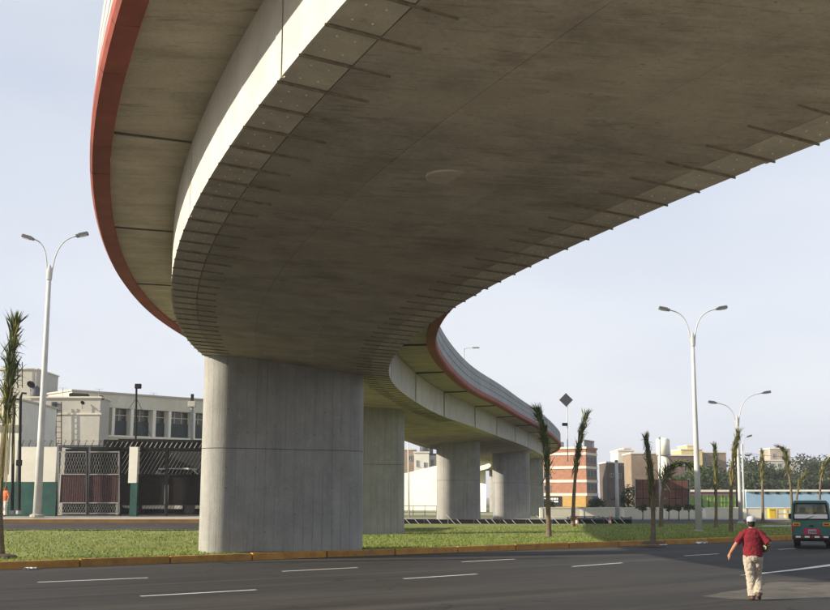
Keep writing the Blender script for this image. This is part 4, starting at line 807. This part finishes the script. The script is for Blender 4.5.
# ---------------------------------------------------------------- green van, seen from behind
def van():
    PAINT = mat('teal_van_paint', (0.024, 0.125, 0.105), .28, .12, 1.2, coat=.4, stain=.25, stain_scale=3, stain_col=(.05, .09, .08)); RUB = mat('black_rubber', (.012, .012, .013), .7, .2); GL = glass_mat('van_glass', (.55, .62, .60), .5)
    t = thing('van', 'dark teal passenger van seen from behind on the road', 'van', (16.26, 46.0, 0), None, False, R(-20)); t.scale = (.955, 1, 1)
    W, Hh, Lv, belt = 1.66, 1.97, 4.3, 1.16
    def ring(w0, wm, w1, z0, z1, n=5):                 # outline of the lower body: rounded rectangle in x,z
        pts = []
        r = .10
        for (cx, cz, q) in ((w0 / 2 - r, z0 + r, -90), (wm / 2 - .02, z1 - .02, 0)):
            rr = r if q == -90 else .02
            for k in range(n): a = R(q + 90 * k / (n - 1)); pts.append((cx + rr * math.cos(a), cz + rr * math.sin(a)))
        return pts + [(-x, z) for x, z in reversed(pts)]
    def loft(nm, secs, m_, par=t):
        mb = MB(); vs = []; n = len(secs[0][1])
        for y, pts in secs: vs += [(x, y, z) for x, z in pts]
        fs = [tuple(range(n))[::-1], tuple((len(secs) - 1) * n + k for k in range(n))]
        for i in range(len(secs) - 1):
            for k in range(n): fs.append((i * n + k, i * n + (k + 1) % n, (i + 1) * n + (k + 1) % n, (i + 1) * n + k))
        bm_ = mb.add(vs, fs); return bm_.build(nm, m_, par, False)
    loft('body', [(0.0, ring(W - .12, W - .12, 0, .42, belt)), (.03, ring(W - .04, W - .05, 0, .38, belt)), (.10, ring(W, W - .03, 0, .36, belt)), (3.6, ring(W, W - .03, 0, .36, belt)), (4.1, ring(W - .06, W - .1, 0, .4, belt)), (4.3, ring(W - .3, W - .3, 0, .5, belt - .1))], PAINT)
    def roofring(w, z0, z1):
        r = .12; pts = [(w / 2, z0)]
        for k in range(5): a = R(90 * k / 4); pts.append((w / 2 - r + r * math.cos(a), z1 - r + r * math.sin(a) - 0))
        return pts + [(-x, z) for x, z in reversed(pts)]
    loft('roof', [(.07, roofring(1.40, Hh - .16, Hh - .05)), (.13, roofring(1.44, Hh - .15, Hh - .01)), (.4, roofring(1.46, Hh - .15, Hh)), (3.0, roofring(1.46, Hh - .15, Hh)), (3.35, roofring(1.42, Hh - .15, Hh - .07))], PAINT)
    for sx in (-1, 1):
        for y0, y1, w in ((.02, .09, .13), (1.2, 1.2, .09), (2.3, 2.3, .09)):
            m = MB(); m.bar((sx * (W / 2 - .085), y0 + .06, belt - .02), (sx * .672, y1 + .06, Hh - .12), w, .1); m.build('pillar', PAINT, t)
        m = MB(); m.bar((sx * (W / 2 - .14), 3.95, belt - .04), (sx * .66, 3.25, Hh - .12), .09, .08); m.build('pillar', PAINT, t)
        for y0, y1 in ((.2, 1.14), (1.27, 2.24), (2.37, 3.3)):
            m = MB(); m.add([(sx * (W / 2 - .05), y0, belt), (sx * (W / 2 - .05), y1, belt), (sx * .70, y1 - .04, Hh - .16), (sx * .70, y0 + .04, Hh - .16)], [(0, 1, 2, 3)]); m.build('side_window', GL, t)
    # rear hatch frame and glass
    zb, zt = belt + .03, Hh - .15
    def hy(z): return -.012 + .075 * max(0, (z - belt)) / .8
    m = MB()
    for a, b in (((-.70, zb), (.70, zb)), ((-.62, zt + .01), (.62, zt + .01)), ((-.715, zb), (-.64, zt)), ((.715, zb), (.64, zt))): m.bar((a[0], hy(a[1]), a[1]), (b[0], hy(b[1]), b[1]), .045, .05)
    m.build('window_seal', RUB, t)
    m = MB(); m.add([(-.70, hy(zb) + .01, zb), (.70, hy(zb) + .01, zb), (.635, hy(zt) + .01, zt), (-.635, hy(zt) + .01, zt)], [(0, 1, 2, 3)]); rg = m.build('rear_window', GL, t)
    m = MB(); m.box((0, hy(zb + .12), zb + .12), (1.34, .008, .17)); m.build('white_banner', WPLAST, rg)
    m = MB(); m.add([(-.66, 3.98, belt), (.66, 3.98, belt), (.60, 3.33, Hh - .14), (-.60, 3.33, Hh - .14)], [(0, 1, 2, 3)]); m.build('windscreen', GL, t)
    for sx, y in ((-.36, .9), (.36, .9), (-.36, 1.9), (.36, 1.9), (-.38, 2.8), (.38, 2.8)):
        m = MB(); m.rbox((sx, y, 1.15), (.48, .16, .62), .05); s_ = m.build('seat_back', mat('grey_seat', (.34, .34, .33), .9, .2), t); MB().rbox((sx, y, 1.56), (.26, .1, .2), .04).build('headrest', mat('pale_headrest', (.55, .53, .5), .8), s_)
    for sx in (-1, 1):
        MB().rbox((sx * .61, -.012, .99), (.31, .05, .15), .02).build('tail_lamp', mat('amber_lamp', (.62, .27, .03), .35, .15, 9), t)
        m = MB(); m.box((sx * .61, -.04, .99), (.2, .006, .05)); m.build('lamp_band', mat('lamp_dark', (.12, .04, .02), .5), t)
        MB().rbox((sx * .775, .0, .86), (.07, .06, .34), .02).build('side_lamp', mat('lamp_red', (.4, .02, .02), .3), t)
    MB().rbox((0, -.008, .70), (.66, .03, .26), .02).build('plate_panel', mat('plate_red', (.40, .03, .07), .5, .15), t); pn = MB(); pn.rbox((.02, -.03, .70), (.33, .015, .17), .006); pn = pn.build('number_plate', mat('plate_grey', (.34, .38, .42), .5, .15), t)
    m = MB()
    for k in range(6): m.box((-.1 + k * .05, -.04, .69), (.028, .004, .075))
    m.build('plate_characters', BLACKM, pn)
    MB().rbox((0, -.05, .47), (1.62, .16, .17), .04).build('bumper', mat('dark_bumper', (.03, .02, .02), .6, .3), t)
    for x in (-.56, -.2, .2, .56): MB().rbox((x, -.135, .49), (.2, .012, .065), .005).build('reflector', WPLAST, t)
    for x in (-.38, .0, .38): MB().rbox((x, -.132, .49), (.12, .01, .055), .005).build('reflector', mat('lamp_red', (.4, .02, .02), .3), t)
    m = MB(); m.bar((-.3, -.03, belt + .03), (.12, .0, belt + .16), .018); m.build('wiper', RUB, t); MB().rbox((0, -.03, .93), (.18, .05, .05), .015).build('hatch_handle', RUB, t)
    for sx in (-1, 1):
        for y in (.75, 3.3):
            m = MB(); m.tube([(sx * .54, y, .31), (sx * .57, y, .31), (sx * .73, y, .31), (sx * .76, y, .31)], [.28, .31, .31, .28], 20); wh = m.build('wheel', RUB, t); MB().tube([(sx * .74, y, .31), (sx * .77, y, .31)], .18, 14).build('rim', GREYM, wh)
        MB().rbox((sx * .62, .28, .36), (.3, .02, .28), .008).build('mud_flap', RUB, t)
    MB().tube([(-.45, .3, .28), (-.45, -.08, .27)], .03, 8).build('exhaust', GREYM, t); MB().box((0, 2, .36), (1.3, 3.6, .12)).build('underbody', BLACKM, t)
    for sx in (-1, 1): MB().rbox((sx * .93, 3.55, 1.25), (.16, .06, .24), .03).build('wing_mirror', RUB, t)
van()

# ---------------------------------------------------------------- people
def remeshed(mb, name, m_, parent, voxel, smooth=4, disp=0.0):
    o = mb.build(name, m_, parent); r = o.modifiers.new('union', 'REMESH'); r.mode = 'VOXEL'; r.voxel_size = voxel; r.use_smooth_shade = True
    s = o.modifiers.new('soft', 'SMOOTH'); s.iterations = smooth; s.factor = .5
    if disp:
        tx = bpy.data.textures.new(name + '_folds', 'CLOUDS'); tx.noise_scale = .065; d = o.modifiers.new('folds', 'DISPLACE'); d.texture = tx; d.strength = disp; d.mid_level = .5
    return o
def hand(mb, wrist, dirv, palm_n, side, curl=.5, sz=1.0):
    """Palm and five bent fingers leaving the wrist along dirv; thumb on the given side."""
    w = Vector(wrist); d = Vector(dirv).normalized(); n = Vector(palm_n).normalized(); s = d.cross(n).normalized() * side
    mb.tube([w - d * .02, w + d * .03 * sz, w + d * .085 * sz], [(.026 * sz, .02 * sz), (.038 * sz, .018 * sz), (.038 * sz, .014 * sz)], 10)
    for k, L in enumerate((.062, .074, .070, .055)):
        b = w + d * .08 * sz + s * (.029 - .0193 * k) * sz; d1 = (d + n * curl * .4).normalized(); d2 = (d + n * curl * 1.2).normalized(); d3 = (d + n * curl * 2.6).normalized()
        p1 = b + d1 * L * .45 * sz; p2 = p1 + d2 * L * .32 * sz; p3 = p2 + d3 * L * .27 * sz; mb.tube([b - d * .015, b, p1, p2, p3], [.0095 * sz, .0095 * sz, .009 * sz, .0085 * sz, .007 * sz], 8)
    b = w + d * .03 * sz + s * .03 * sz; p1 = b + (d * .6 + s * .8).normalized() * .035 * sz; p2 = p1 + (d + s * .3 + n * .3).normalized() * .033 * sz; mb.tube([w + d * .02, b, p1, p2], [.014 * sz, .013 * sz, .011 * sz, .008 * sz], 8)
def person(label, loc, rz, shirt, trouser, cap, J, hairc=(.012, .01, .009), skin=(.36, .185, .11), h=1.0):
    random.seed(3)
    SK = mat('skin_' + loc_key(loc), skin, .55, .08, 8); SH = mat('shirt_' + loc_key(loc), shirt, .9, .12, 6, .3, 90); TR_ = mat('trousers_' + loc_key(loc), trouser, .9, .12, 6, .3, 90)
    b = MB(); V = Vector
    hd = V(J['head'])
    # torso, neck, head, arms, legs as overlapping forms fused into one skin
    b.tube([V((0, 0, .86)), V((0, .0, .98)), V((0, .01, 1.12)), V((0, .0, 1.28)), V((0, -.01, 1.38)), V((0, -.005, 1.44))], [(.155, .105), (.15, .10), (.145, .095), (.175, .105), (.15, .085), (.06, .06)], 16)
    b.tube([V((0, -.005, 1.40)), V((0, .0, 1.47)), hd + V((0, -.01, -.06))], [.065, .056, .055], 12)
    b.ball(hd, (.077, .096, .112), 18, 12); b.ball(hd + V((0, .035, -.06)), (.055, .06, .06), 14, 8); b.ball(hd + V((0, .098, -.018)), (.014, .02, .022), 8, 6)
    for sx in (-1, 1): b.ball(hd + V((sx * .079, -.005, -.008)), (.012, .022, .034), 8, 6); b.ball(hd + V((sx * .032, .083, .008)), (.014, .012, .01), 8, 5)
    b.tube([hd + V((-.022, .092, -.062)), hd + V((.022, .092, -.062))], .008, 6)
    for sd_ in ('l', 'r'):
        a, e, w = V(J[sd_ + 's']), V(J[sd_ + 'e']), V(J[sd_ + 'w']); b.tube([a, a.lerp(e, .4), e, e.lerp(w, .35), w], [.058, .05, .041, .042, .028], 12); hand(b, w, J[sd_ + 'h'], J[sd_ + 'n'], J[sd_ + 't'], J.get(sd_ + 'c', .4))
        p, k, n = V(J[sd_ + 'p']), V(J[sd_ + 'k']), V(J[sd_ + 'a']); b.tube([p, p.lerp(k, .4), k, k.lerp(n, .35), n], [.092, .08, .057, .058, .036], 12); b.tube([n, n + V(J[sd_ + 'f']) * .5, n + V(J[sd_ + 'f'])], [.036, .035, .02], 8)
    body = remeshed(b, 'person', SK, None, .0085, 3); body.location = loc; body.rotation_euler = (0, 0, rz); body.scale = (h, h, h); tag(body, label, 'person')
    s = MB(); s.tube([V((0, 0, .865)), V((0, 0, .90)), V((0, .0, 1.02)), V((0, .0, 1.16)), V((0, -.01, 1.28)), V((0, -.015, 1.37)), V((0, -.01, 1.425)), V((0, -.005, 1.455))], [(.195, .14), (.2, .145), (.195, .137), (.197, .13), (.205, .128), (.175, .108), (.10, .08), (.066, .066)], 20)
    for sd_ in ('l', 'r'): a, e = V(J[sd_ + 's']), V(J[sd_ + 'e']); q = a.lerp(e, .92); s.tube([V((a.x * .35, a.y, a.z + .035)), V((a.x * .8, a.y, a.z + .012)), a.lerp(e, .18), a.lerp(e, .55), q], [.06, .074, .074, .071, .076], 14)
    remeshed(s, 'shirt', SH, body, .011, 3, .026)
    tr_ = MB(); tr_.tube([V((0, 0, .80)), V((0, 0, .88)), V((0, 0, .98))], [(.178, .13), (.175, .128), (.165, .118)], 18); tr_.ball((0, -.03, .86), (.165, .125, .11), 16, 10)
    for sd_ in ('l', 'r'): p, k, n = V(J[sd_ + 'p']), V(J[sd_ + 'k']), V(J[sd_ + 'a']); tr_.tube([p + V((0, 0, .05)), p.lerp(k, .35), k, k.lerp(n, .5), n + V((0, 0, .0))], [.112, .108, .088, .083, .085], 14)
    remeshed(tr_, 'trousers', TR_, body, .011, 2, .04)
    for sd_ in ('l', 'r'):
        n, f_ = V(J[sd_ + 'a']), V(J[sd_ + 'f']); d = f_.normalized(); sh = MB(); sh.tube([n - d * .07 + V((0, 0, -.035)), n - d * .05 + V((0, 0, -.04)), n + f_ * .45 + V((0, 0, -.02)), n + f_ * 1.0, n + f_ * 1.18], [.03, .046, .046, .036, .015], 12); o = sh.build('shoe', mat('brown_shoe', (.10, .06, .04), .6, .2), body, True)
    hr = MB(); hr.ball(hd + V((0, -.022, .018)), (.084, .09, .108), 18, 12); hr.ball(hd + V((0, -.045, -.045)), (.07, .058, .06), 14, 8); remeshed(hr, 'hair', mat('dark_hair', hairc, .6, .3, 20), body, .01, 2, .01)
    if cap:
        cp = MB(); prof = [(.094, -.0), (.099, .01), (.099, .045), (.088, .085), (.055, .108), (.012, .114)]; n = 18; vs = []
        for r, z in prof:
            for k in range(n): a = 2 * math.pi * k / n; vs.append((hd.x + r * math.cos(a) * .93, hd.y - .008 + r * math.sin(a) * 1.08, hd.z + .018 + z))
        cp.add(vs, [(i * n + k, i * n + (k + 1) % n, (i + 1) * n + (k + 1) % n, (i + 1) * n + k) for i in range(len(prof) - 1) for k in range(n)] + [tuple((len(prof) - 1) * n + k for k in range(n))])
        c_ = cp.build('cap', mat('pale_cap', cap, .85, .08, 8), body, True); vz = MB(); vz.add([(hd.x + .075 * math.sin(R(a)), hd.y + .085 * math.cos(R(a)), hd.z + .03) for a in range(-70, 71, 14)] + [(hd.x + .085 * math.sin(R(a)), hd.y + .16 * math.cos(R(a)) + .01, hd.z + .015) for a in range(-70, 71, 14)], [(i, i + 1, i + 12, i + 11) for i in range(10)]); vz.build('visor', mat('pale_cap', cap), c_)
        bt = MB(); bt.ball(hd + V((0, -.008, .133)), .01, 8, 5); bt.build('button', mat('pale_cap', cap), c_)
    return body
def loc_key(l): return '%d' % int(abs(l[0] * 10))
Jw = dict(head=(0, .02, 1.575), ls=(-.165, -.01, 1.355), le=(-.33, -.05, 1.135), lw=(-.455, .03, .935), lh=(-.35, .2, -.9), ln=(.9, .2, -.2), lt=1, lc=.45,
          rs=(.165, -.01, 1.355), re=(.335, -.07, 1.15), rw=(.30, .17, 1.06), rh=(-.35, .9, -.1), rn=(-.8, -.3, -.5), rt=-1, rc=.75,
          lp=(-.09, 0, .86), lk=(-.075, .02, .47), la=(-.06, -.04, .085), lf=(-.03, .15, -.045), rp=(.09, 0, .86), rk=(.07, .12, .48), ra=(.06, -.13, .135), rf=(.03, .13, -.085))
PX, PY = 7.02, 23.4; PRZ = R(-12)
person('person from behind in dark red polo shirt, khaki trousers and white cap crossing the road', (PX, PY, 0), PRZ, (.16, .011, .02), (.40, .35, .275), (.46, .47, .52), Jw)
bg = MB(); ctr = Matrix.Rotation(PRZ, 3, 'Z') @ Vector((.235, .10, 1.075)) + Vector((PX, PY, 0))
bundle = thing('bundle', 'round olive bundle held under the walking person\'s right arm', 'bag', tuple(ctr), None, False, PRZ)
bg.ball((0, 0, 0), (.10, .16, .115), 16, 12); bo_ = bg.build('bag', mat('olive_cloth', (.10, .085, .045), .9, .35, 14, .5, 60), bundle, True); MB().tube([(-.02, -.155, .03), (.03, -.18, .0), (.02, -.15, -.04)], .012, 6).build('drawstring', mat('pale_cord', (.4, .37, .3), .8), bundle)
Js = dict(Jw); Js.update(lw=(-.27, .05, .87), le=(-.27, -.04, 1.12), lh=(.05, .1, -1), rw=(.27, .06, .87), re=(.27, -.04, 1.12), rh=(0, .1, -1), rn=(-1, 0, 0))
lp = at(4.3, 513, 56.6); person('small person in orange and white top standing by the left green wall', (lp.x, 56.6, 1.12), R(150), (.62, .16, .06), (.62, .60, .54), None, Js, h=.9)

# ---------------------------------------------------------------- litter along the kerb
def scrap(label, x, y, z, sz, seed):
    random.seed(seed); m = MB(); n = 7; vs = [(x + sz * (i / n - .5) * 1.6 + random.uniform(-.2, .2) * sz, y + sz * (j / n - .5) + random.uniform(-.2, .2) * sz, z + .01 + random.random() * .35 * sz) for i in range(n + 1) for j in range(n + 1)]
    m.add(vs, [(i * (n + 1) + j, (i + 1) * (n + 1) + j, (i + 1) * (n + 1) + j + 1, i * (n + 1) + j + 1) for i in range(n) for j in range(n)]); tag(m.build('paper_scrap', WPLAST), label, 'paper scrap', 'paper scraps by the kerb')
scrap('crumpled white paper scrap by the kerb left of the tall pale lamp', 13.0, 51.0, 0, .3, 1); scrap('small white scrap in the gutter before the billboard palm', 10.9, 49.3, 0, .18, 2); scrap('tiny white scrap in the gutter at the left edge of the road', -11.2, 32.9, 0, .22, 3)
# ---------------------------------------------------------------- hazy air
hz = MB(); hz.box((0, 500, 20.5), (6100, 7100, 43)); ho = hz.build('haze', None, kind='stuff'); ho['label'] = 'thin pale haze filling the air over the whole scene'; ho['category'] = 'haze'
hm = bpy.data.materials.new('haze_air'); hm.use_nodes = True; hn = hm.node_tree.nodes; hn.clear(); hout = hn.new('ShaderNodeOutputMaterial'); pv_ = hn.new('ShaderNodeVolumePrincipled')
pv_.inputs['Color'].default_value = (.93, .95, 1, 1); pv_.inputs['Density'].default_value = .00042; pv_.inputs['Anisotropy'].default_value = .2; hm.node_tree.links.new(pv_.outputs[0], hout.inputs['Volume'])
ho.data.materials.clear(); ho.data.materials.append(hm)
